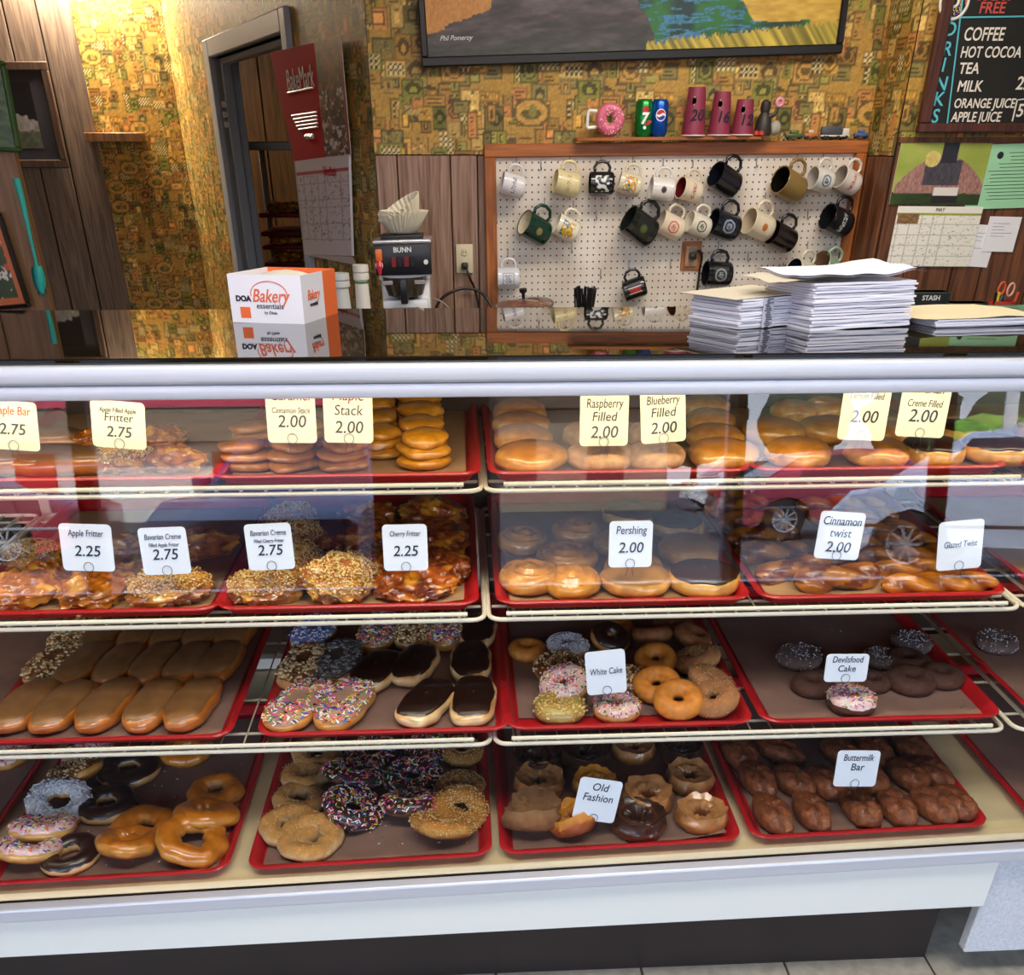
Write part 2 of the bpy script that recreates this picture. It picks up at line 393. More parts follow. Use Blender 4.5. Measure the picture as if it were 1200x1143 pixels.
# wallpaper was placed in world space, so undo the parent's frame
bpy.context.view_layer.update()
for w in (wb, wr, wrr, wl1, wl2, wl3):
    inv = w.matrix_world.inverted()
    for c in bpy.data.objects:
        if c.parent == w: c.matrix_parent_inverse = inv
angd = atan2(-u_.y, -u_.x)
m_fr = mat('door_frame_paint', 'b9bcc8', .45)
df = mk('door_1', None, loc=A0+u_*s_l, rot=(0, 0, angd), kind='structure')
dw = s_l-s_r
for nm, a, b in (('jamb', (-.13, -.03, 0), (0, .14, dz+.09)), ('head_trim', (0, -.03, dz), (dw, .14, dz+.09)), ('jamb', (dw, -.03, 0), (dw+.09, .14, dz+.09)),
                 ('door_stop', (0, .03, 0), (.03, .09, dz)), ('door_stop', (.03, .03, dz-.03), (dw-.03, .09, dz)), ('door_stop', (dw-.03, .03, 0), (dw, .09, dz))):
    rbox(a, b, .006, 1).obj(nm, m_fr, df, smooth=False)
zh = on_door(287, 135).z
for k in range(3): rbox((.03, .0, zh-.05+k*.05), (.055, .03, zh-.02+k*.05), .003, 1).obj('latch_peg', m_white, df)
# far left wall
YF = B0.y; XF0 = aty(-120, 200, YF).x
wf = wallbox('wall_far_left', (XF0-1, YF), (B0.x, YF), 0, CEIL, .1, m_groove)
xw = aty(118, 180, YF).x
wallpaper(wf, (xw, YF), (B0.x, YF), .15, CEIL-.15, .009, .4, off=.016)
boards(wf, (XF0-1, YF), (B0.x, YF), 0, CEIL-.05, [0, .35]+[aty(x, 200, YF).x-XF0+1 for x in (-160, -90, -30, 48, 84, 123)], w_grey, gap=.012)
bpy.context.view_layer.update()
for c in bpy.data.objects:
    if c.parent == wf: c.matrix_parent_inverse = wf.matrix_world.inverted()
p = aty(135, 161, YF-.05)
m = rbox((-.2, -.04, -.028), (.2, .04, .028), .004, 1).obj('ledge_board', w_near, loc=p, label='short brown wooden ledge board across the wallpaper edge at far left', cat='ledge')
# near left slab
YN = 3.35
pn = aty(63, 362, YN)
ns = wallbox('wall_near_left', (pn.x-1.6, YN), (pn.x, YN), 0, aty(20, 160, YN).z+.5, .012, w_near)
boards(ns, (pn.x-1.6, YN), (pn.x, YN), 0, aty(20, 160, YN).z+.5, [0, .5, .9, 1.25, 1.43, 1.6], w_near)
bpy.context.view_layer.update()
for c in bpy.data.objects:
    if c.parent == ns: c.matrix_parent_inverse = ns.matrix_world.inverted()
# back room
wk = wallbox('wall_back_room', (-5, 9.3), (1.5, 9.3), 0, CEIL, .1, m_groove)
boards(wk, (-5, 9.3), (1.5, 9.3), 0, CEIL-.02, [.0+.26*i for i in range(25)], w_near, gap=.012)
bpy.context.view_layer.update()
for c in bpy.data.objects:
    if c.parent == wk: c.matrix_parent_inverse = wk.matrix_world.inverted()
MB().box((1.4, YB+.1, 0), (1.5, 9.3, CEIL)).obj('wall_back_room_right', m_plaster, kind='structure')
MB().box((-5, -1.9, 0), (-4.9, 9.3, CEIL)).obj('wall_far_side', m_plaster, kind='structure')
MB().box((XR2+1.9, -1.9, 0), (XR2+2, YR+.1, CEIL)).obj('wall_shop_right', m_plaster, kind='structure')

# --- shop front behind the camera: low wall, mullions and panes; its view is what the case glass mirrors
YW = -1.7
m_frame = mat('dark_bronze_frame', '2a2624', .4, metal=.5)
m_alu = mat('aluminium', 'c9ccd6', .32, metal=.9)
MB().box((-5, YW-.1, 0), (6, YW, .42)).obj('wall_front', mat('knee_wall_paint', '342a26', .7), kind='structure')
MB().box((-5, YW-.1, 2.25), (6, YW, CEIL)).obj('wall_front_header', m_plaster, kind='structure')
xw_ = [(-4.9, -3.3), (-3.3, -1.80), (-1.80, -.40), (.12, 1.32), (1.32, 2.35), (2.35, 3.5), (3.5, 5.2)]
MB().box((-.40, YW-.1, .42), (.12, YW, 2.25)).obj('wall_front_pier', mat('knee_wall_paint', '342a26', .7), kind='structure')
m_pane = glassm('window_glass', (.97, .98, 1), .03)
for i, (a, b) in enumerate(xw_):
    w = mk('window_%d' % (i+1), None, loc=(a, YW-.05, .42), kind='structure'); W = b-a; H = 1.83
    mf = m_frame if i != 3 else m_alu
    for nm, p, q in (('frame_side', (0, -.03, 0), (.045, .03, H)), ('frame_side', (W-.045, -.03, 0), (W, .03, H)), ('frame_sill', (.045, -.05, 0), (W-.045, .05, .05)), ('frame_head', (.045, -.03, H-.05), (W-.045, .03, H))):
        rbox(p, q, .004, 1).obj(nm, m_alu if nm == 'frame_sill' else mf, w, smooth=False)
    MB().box((.045, -.003, .05), (W-.045, .003, H-.05)).obj('pane', m_pane, w)
# ================================================================== OUTSIDE (seen mirrored in the case glass)
m_asph = mat('asphalt', '46464a', .9, noise_amt=.2, nscale=3)
MB().box((-60, -90, -.16), (60, YW-.1, -.06)).obj('ground', m_asph, kind='structure')
rbox((-9, YW-1.8, -.06), (9, YW-.1, -.01), .02, 1).obj('pavement', mat('concrete', '8a867e', .9), kind='structure')
MB().box((-5.5, YW-1.6, 2.62), (6.5, 4.6, 2.75)).box((-5.5, 4.0, 2.75), (6.5, 10.4, 2.85)).obj('shop_roof', m_asph, kind='structure')
def car(loc, yaw, paint, label, L=4.5, Wd=1.8, H=1.45, suv=False):
    r = mk('car', None, loc=loc, rot=(0, 0, yaw), label=label, cat='car')
    mp = mat('car_paint_'+paint[0], paint[1], .25, coat=1); mg = mat('car_glass', '15181c', .05, coat=1); mt = mat('tyre', '16161a', .7); mr = mat('wheel_rim', 'd5d8dc', .3, metal=.7)
    h = L/2; rr = .33
    low = [(-h, .35), (-h+.02, .62), (-h+.25, .86), (-h+1.0, .95), (h-1.35, .95), (h-.35, .88), (h-.03, .74), (h, .5), (h-.05, .28), (h-.5, .2)]
    for cx in (h-.85, -h+.85):
        low += [(cx+.40*cos(a), .32+.40*sin(a)) for a in [k*pi/6 for k in range(0, 7)]]
    low += [(-h+.3, .2)]
    def body(ys, prof, shrink):
        mbb = MB(); n = len(prof); v = []
        for y, s, dzz in ys:
            v += [(x*s, y, (z-.5)*1+.5+dzz*(z > .6)) for x, z in prof]
        f = []
        for k in range(len(ys)-1):
            for i in range(n): j = (i+1) % n; f.append((k*n+i, (k+1)*n+i, (k+1)*n+j, k*n+j))
        mbb.add(v, f); import mathutils
        tris = mathutils.geometry.tessellate_polygon([[Vector((x, z, 0)) for x, z in prof]])
        for t_ in tris: mbb.f.append(tuple(t_)); mbb.mi.append(0); mbb.f.append(tuple((len(ys)-1)*n+q for q in t_[::-1])); mbb.mi.append(0)
        return mbb
    w2 = Wd/2
    body([(-w2, .985, -.04), (-w2+.06, 1, 0), (w2-.06, 1, 0), (w2, .985, -.04)], low, 0).obj('body', mp, r)
    if suv: cab = [(-h+.15, .93), (-h+.35, H-.03), (-h+.7, H), (.35, H), (h-1.9, H-.08), (h-1.2, .93)]
    else: cab = [(-h+.55, .93), (-h+1.3, H-.04), (-.3, H), (.45, H-.02), (h-1.25, .93)]
    def cabm(off, k):
        v = []; n = len(cab)
        for y, s in ((-w2+.06, 1), (-w2+.26, 2), (w2-.26, 2), (w2-.06, 1)):
            for x, z in cab:
                q = (z-.93)/(H-.93); yy = (w2-.05-.2*q)*(-1 if y < 0 else 1)
                v.append((x*(1+off), yy+(k if y > 0 else -k) if s == 1 else yy*.95, z+(off if z > 1 else 0)))
        return v
    v = []; n = len(cab)
    for sgn in (-1, 1):
        for x, z in cab: q = (z-.93)/(H-.93); v.append((x, sgn*(w2-.05-.22*q), z))
    f = [(i, n+i, n+(i+1) % n, (i+1) % n) for i in range(n-1)]+[tuple(range(n))[::-1], tuple(range(n, 2*n))]
    MB().add(v, f).obj('roof_shell', mp, r, smooth=False)
    for sgn in (-1, 1):      # side windows
        for x0, x1 in ((.12, .47), (.52, .9)):
            xs0 = cab[0][0]+.28; xs1 = cab[-1][0]-.18; a = xs0+(xs1-xs0)*x0*.9; b = xs0+(xs1-xs0)*x1
            def P(x, z): q = (z-.93)/(H-.93); return (x, sgn*(w2-.05-.22*q+.006), z)
            t = H-.10; sl = .28*(x0 > .5); sr = .25*(x0 < .5 and not suv)
            MB().add([P(a, .98), P(b, .98), P(b-sl*1.4, t), P(a+sr, t)], [(0, 1, 2, 3)]).obj('side_window', mg, r, smooth=False)
    for (xa, za), (xb, zb), nm in ((cab[-1], cab[-2], 'windscreen'), (cab[0], cab[1], 'rear_window')):
        d = .012*(1 if nm == 'windscreen' else -1)
        q = lambda k: (xa+(xb-xa)*k+d, za+(zb-za)*k)
        (x0, z0), (x1, z1) = q(.1), q(.9); y0 = w2-.05-.22*(z0-.93)/(H-.93)-.08; y1 = w2-.05-.22*(z1-.93)/(H-.93)-.08
        MB().add([(x0, -y0, z0+.01), (x0, y0, z0+.01), (x1, y1, z1+.01), (x1, -y1, z1+.01)], [(0, 1, 2, 3)]).obj(nm, mg, r, smooth=False)
    for sx in (h-.85, -h+.85):
        for sy in (-1, 1):
            w = MB().lathe([(.2, -.1), (.31, -.1), (.33, -.07), (.33, .07), (.31, .1), (.2, .1)], 28).obj('wheel', mt, r, (sx, sy*(w2-.1), .33), (pi/2, 0, 0))
            g = MB().lathe([(.0, .07), (.05, .08), (.06, .06)], 12).lathe([(.185, .09), (.215, .1), (.215, -.09), (.18, -.09), (.185, .09)], 28)
            for k in range(10): g.box((.04, -.014, .055), (.19, .014, .085), mtx=Matrix.Rotation(2*pi*k/10, 4, 'Z'))
            g.obj('rim', mr, w, rot=(0 if sy < 0 else pi, 0, 0))
    for sy in (-1, 1):
        rbox((h-.42, sy*(w2-.32)-.14, .62), (h-.04, sy*(w2-.32)+.17, .76), .04).obj('headlight', mat('lamp_lens', 'd8dce0', .1, coat=1), r)
        rbox((-h+.01, sy*(w2-.3)-.15, .68), (-h+.2, sy*(w2-.3)+.16, .82), .03).obj('tail_light', mat('tail_lens', 'a01018', .2, coat=1), r)
        rbox((cab[-1][0]-.42, sy*(w2+.08)-.09, .95), (cab[-1][0]-.28, sy*(w2+.08)+.09, 1.09), .03).obj('mirror', mp, r)
    MB().box((-h+.03, -w2+.01, .5), (h-.06, w2+.004, .53)).obj('side_trim', mat('chrome', 'd8d8dc', .15, metal=1), r)
    return r
GZ = -.06
rbox((-3.4, YW+.03, -.034), (4.4, .62, -.022), .004, 1).obj('darkening_mat', mat('mat_charcoal', '1c1a1a', .95, bump=.6, bscale=400), label='long charcoal mat added on the shop floor to darken the lower glass', cat='mat')  # invented dark mat, keeps the bright floor out of the lower glass reflection
car((-7.0, -9.6, GZ), 0, ('red', 'a3142e'), 'dark red estate car parked outside, mirrored at the left of the glass', suv=True)
car((-1.5, -7.0, GZ), radians(97), ('blue', '262c58'), 'dark blue sedan parked nose to the shop outside, mirrored across the left trays')
car((6.1, -6.2, GZ), radians(38), ('silver', 'c3cfe6'), 'silver sedan parked outside, mirrored at the right of the glass')
car((6.4, -12.5, GZ), 0, ('rose', '8c3a4c'), 'rose-red hatchback parked behind the silver sedan outside', H=1.4)
car((8.6, -24, GZ), 0, ('white', 'f0f0f0'), 'small white car far away across the car park')
car((-11.5, -10.2, GZ), 0, ('white', 'f0f0f0'), 'white car parked left of the dark red estate car outside')
m_bw = mat('building_white', 'f4efe6', .8); m_roof = wood('shingles', '8a7a66', '5c5046', 1.5, .9, 'x')
bd = mk('building', None, loc=(-12.5, -22, GZ), label='long white building with red fascia across the car park, mirrored at left', cat='building')
MB().box((-16, -7, 0), (10, 0, 2.05)).obj('wall', m_bw, bd)
MB().add([(-16.4, .45, 2.0), (10.4, .45, 2.0), (10.2, .0, 2.85), (-16.2, .0, 2.85), (-16.2, -7, 2.85), (10.2, -7, 2.85), (10.4, -7.4, 2.0), (-16.4, -7.4, 2.0)], [(0, 1, 2, 3), (3, 2, 5, 4), (5, 6, 7, 4), (1, 6, 5, 2), (0, 3, 4, 7), (0, 7, 6, 1)]).obj('roof', m_roof, bd, smooth=False)
MB().box((-16.2, -.1, 2.86), (10.2, .08, 3.3)).obj('fascia', mat('fascia_red', 'd83a58', .6), bd)
for k in range(5): rbox((-14+k*5.0, -.02, .7), (-13.0+k*5.0, .06, 1.75), .01, 1).obj('poster', mat('sign_red', 'c8242c', .5), bd)
b2 = mk('building', None, loc=(26, -28, GZ), label='low house with a grey roof beyond the hedge, mirrored at right', cat='building')
MB().box((-6, -5, 0), (14, 0, 2.2)).obj('wall', m_bw, b2)
MB().add([(-6.6, .6, 2.1), (14.6, .6, 2.1), (12, -2.5, 3.6), (-3, -2.5, 3.6), (-6.6, -5.6, 2.1), (14.6, -5.6, 2.1)], [(0, 1, 2, 3), (3, 2, 5, 4), (1, 5, 2), (0, 3, 4)]).obj('roof', mat('roof_grey', '8d8a90', .8), b2, smooth=False)
b3 = mk('building', None, loc=(3.2, -25, GZ), label='invented beige shop with a flat brown roof, dimming the sky mirrored near the middle', cat='building')  # invented building, blocks the bright sky mirrored near the middle
MB().box((-2.4, -5, 0), (2.8, 0, 2.9)).obj('wall', mat('shop_beige', '8f8474', .8), b3); rbox((-2.7, -5.2, 2.9), (3.1, .3, 3.3), .02, 1).obj('roof', mat('shop_roof_brown', '5a463a', .8), b3)
for x in (-1.7, .9): rbox((x-.5, -.01, .8), (x+.6, .03, 2.1), .01, 1).obj('window', mat('shop_window_dark', '2c3438', .2), b3)
m_leaf = mat('hedge_leaves', '6a9a30', .8, noise_amt=.5, nscale=2)
m_leaf2 = mat('tree_leaves', '414c38', .8, noise_amt=.5, nscale=2)
def blob(R, seed, nu=28, nv=16, amp=.22, k=1.3):
    def fn(u, v):
        a = 2*pi*u; b = -pi/2+pi*v; p = Vector((cos(a)*cos(b), sin(a)*cos(b), sin(b)))
        q = 1+amp*noise.noise(p*k+Vector((seed, 0, 0)))+amp*.6*noise.noise(p*k*3.1+Vector((0, seed, 0)))+amp*.4*noise.noise(p*k*8)
        return Vector((p.x*R[0], p.y*R[1], p.z*R[2]))*q
    return MB().grid(fn, nu, nv, cu=True)
for i in range(6):
    o = blob((3.0, 1.4, 1.7), i).obj('hedge', m_leaf, loc=(25+i*7.2, -41+((i*7) % 3)*.4, 1.7), smooth='all'); o['label'] = 'clipped bright green hedge clump across the car park, %s from the left' % ['first', 'second', 'third', 'fourth', 'fifth', 'sixth'][5-i]; o['category'] = 'hedge'; o['group'] = 'hedge clumps beyond the car park'
for i in range(10):  # distant row added to dim the bright horizon mirrored in the glass
    tr = mk('tree', None, loc=(-7+i*7.6, -62, GZ), label='dark green tree in the row added beyond the hedge, %s from the left' % ['first', 'second', 'third', 'fourth', 'fifth', 'sixth', 'seventh', 'eighth', 'ninth', 'tenth'][9-i], cat='tree', group='added trees beyond the hedge')
    blob((3.1, 2.4, 2.6), i+20, amp=.3).obj('crown', m_leaf2, tr, (0, 0, 4.2), smooth='all'); MB().tube([(0, 0, 0), (.1, 0, 3)], [.25, .18]).obj('trunk', mat('bark', '4a3626', .9), tr)
for i, x in enumerate((6.2, 6.75)):
    o = MB().lathe([(.09, 0), (.09, 3.4), (.07, 3.45), (0, 3.45)], 16).obj('post', m_white, loc=(x*1.25, -10.4, GZ)); o['label'] = ('left' if i else 'right')+' one of two white canopy posts outside'; o['category'] = 'post'
# ================================================================== DISPLAY CASE
CX0, CX1 = -1.9, 2.3
m_case_w = mat('case_white_enamel', 'ecebe2', .35)
m_kick = mat('kick_dark_brown', '2c2323', .4, noise_amt=.15, nscale=6)
m_cream = mat('deck_cream', 'd9c79a', .5, noise_amt=.2, nscale=8)
m_brush = mat('brushed_aluminium', 'dcdde4', .5, metal=.45, noise_amt=.05, nscale=8, stretch=(1, 60, 60))
m_top = mat('top_dark_glass', '1b150c', .015, spec=.5, ior=1.9)
m_inner = mat('case_interior', '4a3a2e', .6)
m_glass = glassm('case_glass', (.975, .985, .985), .05, .95)
TT = radians(2.0); YT0, ZT0 = 1.37, 1.1785           # the top glass leans back a little
def ztop(y): return ZT0-(y-YT0)*math.tan(TT)
def ontop(px, py): return hit(px, py, Vector((0, YT0, ZT0)), Vector((0, sin(TT), cos(TT))))
YT1 = 1.985
case = mk('display_case', None, loc=(0, 1.275, 0), label='long glass-fronted bakery display case with aluminium rails and white base', cat='display case')
GY0, GZ0, GZ1 = 1.2755, .300, 1.127
GT = math.tan(radians(8.6)); GY1 = GY0+(GZ1-GZ0)*GT
def cp(nm, mb, m, smooth=False):       # a part of the case, given in world coordinates
    o = mb.obj(nm, m, case, smooth=smooth); o.matrix_parent_inverse = Matrix.Translation((0, -1.275, 0)); return o
TL, DZ = .036, -.006
def shear(mb):                          # the old base runs slightly out of level
    def q(x, z): t = max(0, min(1, (z-.155)/.1)); return (.024+(TL-.024)*t)*x*max(0, min(1, (z-.02)/.15))+DZ*t
    mb.v = [(x, y, z+q(x, z)) for x, y, z in mb.v]; return mb
XE = .985                              # right end of the white base
cp('kick_plate', shear(MB().box((CX0, 1.335, -.035), (XE-.035, 1.36, .16))), m_kick)
cp('front_panel', shear(rbox((CX0, 1.262, .155), (XE, 1.285, .274), .003, 1)), m_case_w)
cp('end_panel', shear(rbox((XE+.002, 1.275, .035), (CX1, 1.30, .274), .003, 1)), mat('end_panel_speckled', 'd5d6da', .5, noise_amt=.15, nscale=150))
cp('bottom_rail', shear(rbox((CX0, 1.248, .272), (CX1, 1.272, .302), .004, 2)), m_brush)
cp('rail_gasket', shear(MB().box((CX0, 1.2725, .28), (CX1, 1.2765, .3015))), m_black)
cp('deck', shear(rbox((CX0, 1.30, .26), (CX1, 2.12, .293), .004, 1)), m_cream)
cp('deck_lip', shear(rbox((CX0, 1.277, .262), (CX1, 1.3, .3005), .004, 1)), mat('lip_cream', 'e6dcc0', .45))
g = MB().add([(CX0, GY0, GZ0), (CX1, GY0, GZ0), (CX1, GY1, GZ1), (CX0, GY1, GZ1), (CX0, GY0+.006, GZ0), (CX1, GY0+.006, GZ0), (CX1, GY1+.006, GZ1), (CX0, GY1+.006, GZ1)],
             [(0, 1, 2, 3), (5, 4, 7, 6), (4, 0, 3, 7), (1, 5, 6, 2), (3, 2, 6, 7), (4, 5, 1, 0)])
cp('front_glass', g, m_glass)
cp('top_rail', rbox((CX0, 1.362, 1.143), (CX1, 1.42, 1.170), .006, 3), m_brush, True)
cp('top_rail_face', rbox((CX0, 1.367, 1.122), (CX1, 1.415, 1.1425), .003, 2), m_brush, True)
g = rbox((CX0, 1.37, 1.1705), (CX1, YT1, 1.1785), .002, 1); g.v = [(x, y, z-(y-YT0)*math.tan(TT)) for x, y, z in g.v]; cp('top_glass', g, m_top)
g = MB().box((CX0, 1.42, 1.150), (CX1, YT1-.01, 1.1700)); g.v = [(x, y, z-(y-YT0)*math.tan(TT)) for x, y, z in g.v]; cp('top_support', g, m_inner)
cp('back_rail', rbox((CX0, YT1-.03, 1.08), (CX1, YT1-.002, 1.1265), .004, 1), m_brush)
for i in range(5):
    x0 = CX0+i*.86
    y0 = 2.135+(i % 2)*.012
    cp('sliding_door', MB().add([(x0, y0, .30), (x0+.88, y0, .30), (x0+.88, 1.99+(i % 2)*.012, 1.10), (x0, 1.99+(i % 2)*.012, 1.10),
       (x0, y0+.01, .30), (x0+.88, y0+.01, .30), (x0+.88, 2.0+(i % 2)*.012, 1.10), (x0, 2.0+(i % 2)*.012, 1.10)],
       [(0, 1, 2, 3), (5, 4, 7, 6), (4, 0, 3, 7), (1, 5, 6, 2), (3, 2, 6, 7), (4, 5, 1, 0)]), m_inner)
cp('case_back', MB().box((CX0, 2.12, -.035), (CX1, 2.14, .30)), m_case_w)
for x in (CX0, CX1-.02): cp('end_wall', MB().add([(x, 1.30, -.035), (x, 2.13, -.035), (x, 2.13, .3), (x, 1.96, 1.12), (x, 1.42, 1.14), (x, 1.30, .33), (x+.02, 1.30, -.035), (x+.02, 2.13, -.035), (x+.02, 2.13, .3), (x+.02, 1.96, 1.12), (x+.02, 1.42, 1.14), (x+.02, 1.30, .33)],
    [(0, 1, 2, 3, 4, 5)[::-1], (6, 7, 8, 9, 10, 11)]+[(i, (i+1) % 6, (i+1) % 6+6, i+6) for i in range(6)]), m_case_w)
LAMP = light('case_lamp_light', 'AREA', (.1, 1.475, 1.135), CASEL, (1, .84, .58), 3.6, .03, rot=(radians(8), 0, 0))
cp('lamp_tube', MB().tube([(CX0+.1, 1.46, 1.142), (CX1-.1, 1.46, 1.142)], .007), m_white)

# rows: rim height, front edge of the trays
ROWS = {1: (EZ-.4688, 1.5295), 2: (EZ-.6774, 1.4589), 3: (EZ-.8922, 1.3866), 4: (EZ-1.1133, 1.3068)}
TW, TD, TH = .455, .60, .020
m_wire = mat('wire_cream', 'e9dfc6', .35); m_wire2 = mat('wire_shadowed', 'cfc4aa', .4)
def wire_shelf(row, x0, x1, label):
    zr, yf = ROWS[row]; z = zr-TH-.004; y0 = yf-.006; y1 = yf+TD-.02
    s = mk('wire_shelf', None, loc=(x0, y0, z), label=label, cat='shelf', group='wire shelves of the case')
    W = x1-x0; D = y1-y0; R = .022
    MB().tube([(.03, 0, .006), (W-.03, 0, .006)], .004).obj('front_rod', m_wire, s)
    loop = []
    for cx, cy, a0 in ((R, R, pi), (W-R, R, 1.5*pi), (W-R, D-R, 0), (R, D-R, .5*pi)):
        loop += [(cx+R*cos(a0+k*pi/8), cy+R*sin(a0+k*pi/8), -.0055) for k in range(5)]
    MB().tube(loop, .0042, closed=True).obj('rim_rod', m_wire, s)
    m = MB(); n = int(W/.043)
    for i in range(n+1):
        x = .035+i*(W-.07)/n; m.tube([(x, .003, -.007), (x, 0, .003), (x, .008, -.0035), (x, D-.01, -.0035)], .0016, 5)
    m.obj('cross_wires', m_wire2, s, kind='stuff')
    m = MB()
    for k in range(5): y = .06+k*(D-.1)/4; m.tube([(.006, y, -.008), (W-.006, y, -.008)], .0028, 6)
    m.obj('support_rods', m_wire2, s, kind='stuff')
    for x in (.045, W-.045): MB().tube([(x, .01, -.008), (x, D-.01, -.008)], .0035, 6).obj('side_rod', m_wire, s)
    return s
XS = {1: aty(567, 562, 1.5).x, 2: aty(571, 720, 1.43).x, 3: aty(578, 862, 1.357).x}
for r, nm in ((1, 'top'), (2, 'second'), (3, 'third')):
    xs = XS[r]
    wire_shelf(r, xs-.98, xs-.004, 'cream wire shelf, %s level, left of the centre seam' % nm)
    wire_shelf(r, xs+.004, xs+(.965 if r != 3 else .955), 'cream wire shelf, %s level, right of the centre seam' % nm)
    wire_shelf(r, xs+.975, xs+1.95, 'cream wire shelf, %s level, at the far right end' % nm)
    wire_shelf(r, xs-1.97, xs-.99, 'cream wire shelf, %s level, at the far left end' % nm)
for i, xs in enumerate((XS[1]-.985, XS[1], XS[1]+.97)):
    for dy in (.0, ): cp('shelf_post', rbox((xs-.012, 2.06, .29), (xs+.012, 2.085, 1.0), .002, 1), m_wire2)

# trays
m_tray = mat('tray_red_plastic', 'b21a20', .32, noise_amt=.06, nscale=20)
def tray_data():
    def loop(hw, hd, r, z, n=5):
        p = []
        for cx, cy, a0 in ((-hw+r, -hd+r, pi), (hw-r, -hd+r, 1.5*pi), (hw-r, hd-r, 0), (-hw+r, hd-r, .5*pi)):
            p += [(cx+r*cos(a0+k*pi/2/n), cy+r*sin(a0+k*pi/2/n), z) for k in range(n+1)]
        return p
    w, d = TW/2, TD/2; L = [loop(w-.018, d-.018, .02, .0), loop(w-.008, d-.008, .03, .013), loop(w, d, .034, .0155), loop(w+.001, d+.001, .034, .018), loop(w-.001, d-.001, .034, .0205),
        loop(w-.007, d-.007, .03, .0205), loop(w-.010, d-.010, .028, .018), loop(w-.021, d-.021, .02, .003)]
    m = MB(); n = len(L[0]); v = [p for l in L for p in l]; f = []
    for k in range(len(L)-1):
        for i in range(n): j = (i+1) % n; f.append((k*n+i, k*n+j, (k+1)*n+j, (k+1)*n+i))
    f.append(tuple(range(n))[::-1]); f.append(tuple((len(L)-1)*n+i for i in range(n)))
    m.add(v, f); return m.data('food_tray', m_tray)
tray_me = tray_data()
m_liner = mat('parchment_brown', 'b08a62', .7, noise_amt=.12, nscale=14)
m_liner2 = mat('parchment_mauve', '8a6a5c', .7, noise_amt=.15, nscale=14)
TRAYS = {}
def tray(key, row, xl, label, liner=None, dx=0, lw=.405, ly=0, curl=0):
    zr, yf = ROWS[row]; z0 = zr-TH; tilt = 0
    cx = xl+TW/2
    if row == 4: z0 += TL*cx+DZ; tilt = -math.atan(TL)
    o = mk('food_tray', tray_me, loc=(cx, yf+TD/2, z0), rot=(0, tilt, 0), label=label, cat='tray', group='red plastic food trays')
    TRAYS[key] = (cx, yf, z0+.004, row, tilt)
    if liner:
        sd = len(TRAYS)
        def fn(u, v):
            x = (u-.5)*lw+dx; y = -TD/2+.026+ly+v*(.53-ly); z = .0045+.0012*noise.noise(Vector((x*14, y*14, sd)))+.001
            if curl and u > .8 and v < .12: z += curl*((u-.8)/.2)*(1-v/.12)
            return (x, y, z)
        m = MB().grid(fn, 14, 18); 
        q = m.obj('tray_liner', liner, loc=(cx, yf+TD/2, z0), rot=(0, tilt, 0), smooth='all'); q['label'] = 'brown parchment sheet lining the '+label.replace('red plastic ', ''); q['category'] = 'paper'
        q['label'] = ' '.join(q['label'].split()[:15])
    return TRAYS[key]
def trx(row, px, py):                   # left edge of a tray whose front left corner shows at the pixel
    zr, yf = ROWS[row]; return aty(px, py, yf).x
R = 'red plastic tray, '
for key, row, xl, lab, lin, kw in (
    ('A0', 1, trx(1, -70, 560), 'top shelf, leftmost, behind the Maple Bar sign', m_liner, {}),
    ('A1', 1, trx(1, 244, 558), 'top shelf, left of the seam, with cinnamon stacks', m_liner, {}),
    ('A2', 1, trx(1, 573, 556), 'top shelf, right of the seam, with raspberry and blueberry filled rounds', m_liner, {}),
    ('A3', 1, trx(1, 884, 552), 'top shelf, behind the Lemon Filled sign', m_liner, {}),
    ('A4', 1, trx(1, 1206, 548), 'top shelf, at the right edge of the photo', m_liner, {}),
    ('B4', 2, trx(2, 1222, 697), 'second shelf, at the right edge of the photo', m_liner, {}),
    ('B0', 2, trx(2, -62, 722), 'second shelf, leftmost, with apple fritters', m_liner, {}),
    ('B1', 2, trx(2, 252, 716), 'second shelf, with cherry fritters', m_liner, {'curl': .01}),
    ('B2', 2, trx(2, 582, 708), 'second shelf, with pershing rolls', m_liner, {}),
    ('B3', 2, trx(2, 892, 703), 'second shelf, with cinnamon and glazed twists', m_liner, {}),
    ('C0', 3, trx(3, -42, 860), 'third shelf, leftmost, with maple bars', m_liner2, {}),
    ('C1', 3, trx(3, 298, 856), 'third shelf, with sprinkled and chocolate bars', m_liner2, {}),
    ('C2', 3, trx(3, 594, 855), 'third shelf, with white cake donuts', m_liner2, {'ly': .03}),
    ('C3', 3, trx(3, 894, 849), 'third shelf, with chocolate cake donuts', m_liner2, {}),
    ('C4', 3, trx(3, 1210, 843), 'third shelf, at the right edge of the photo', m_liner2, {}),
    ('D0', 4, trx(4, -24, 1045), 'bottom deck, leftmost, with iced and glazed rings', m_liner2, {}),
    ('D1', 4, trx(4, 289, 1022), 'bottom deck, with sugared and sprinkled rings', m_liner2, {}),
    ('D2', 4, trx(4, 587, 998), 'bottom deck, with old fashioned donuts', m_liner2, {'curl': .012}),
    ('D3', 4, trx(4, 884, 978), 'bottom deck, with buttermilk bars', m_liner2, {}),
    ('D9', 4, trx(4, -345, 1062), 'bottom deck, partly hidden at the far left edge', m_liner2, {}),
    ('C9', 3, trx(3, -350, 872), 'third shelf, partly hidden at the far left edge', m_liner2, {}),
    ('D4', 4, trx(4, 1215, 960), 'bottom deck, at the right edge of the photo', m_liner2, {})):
    tray(key, row, xl, R+lab, lin, **kw)

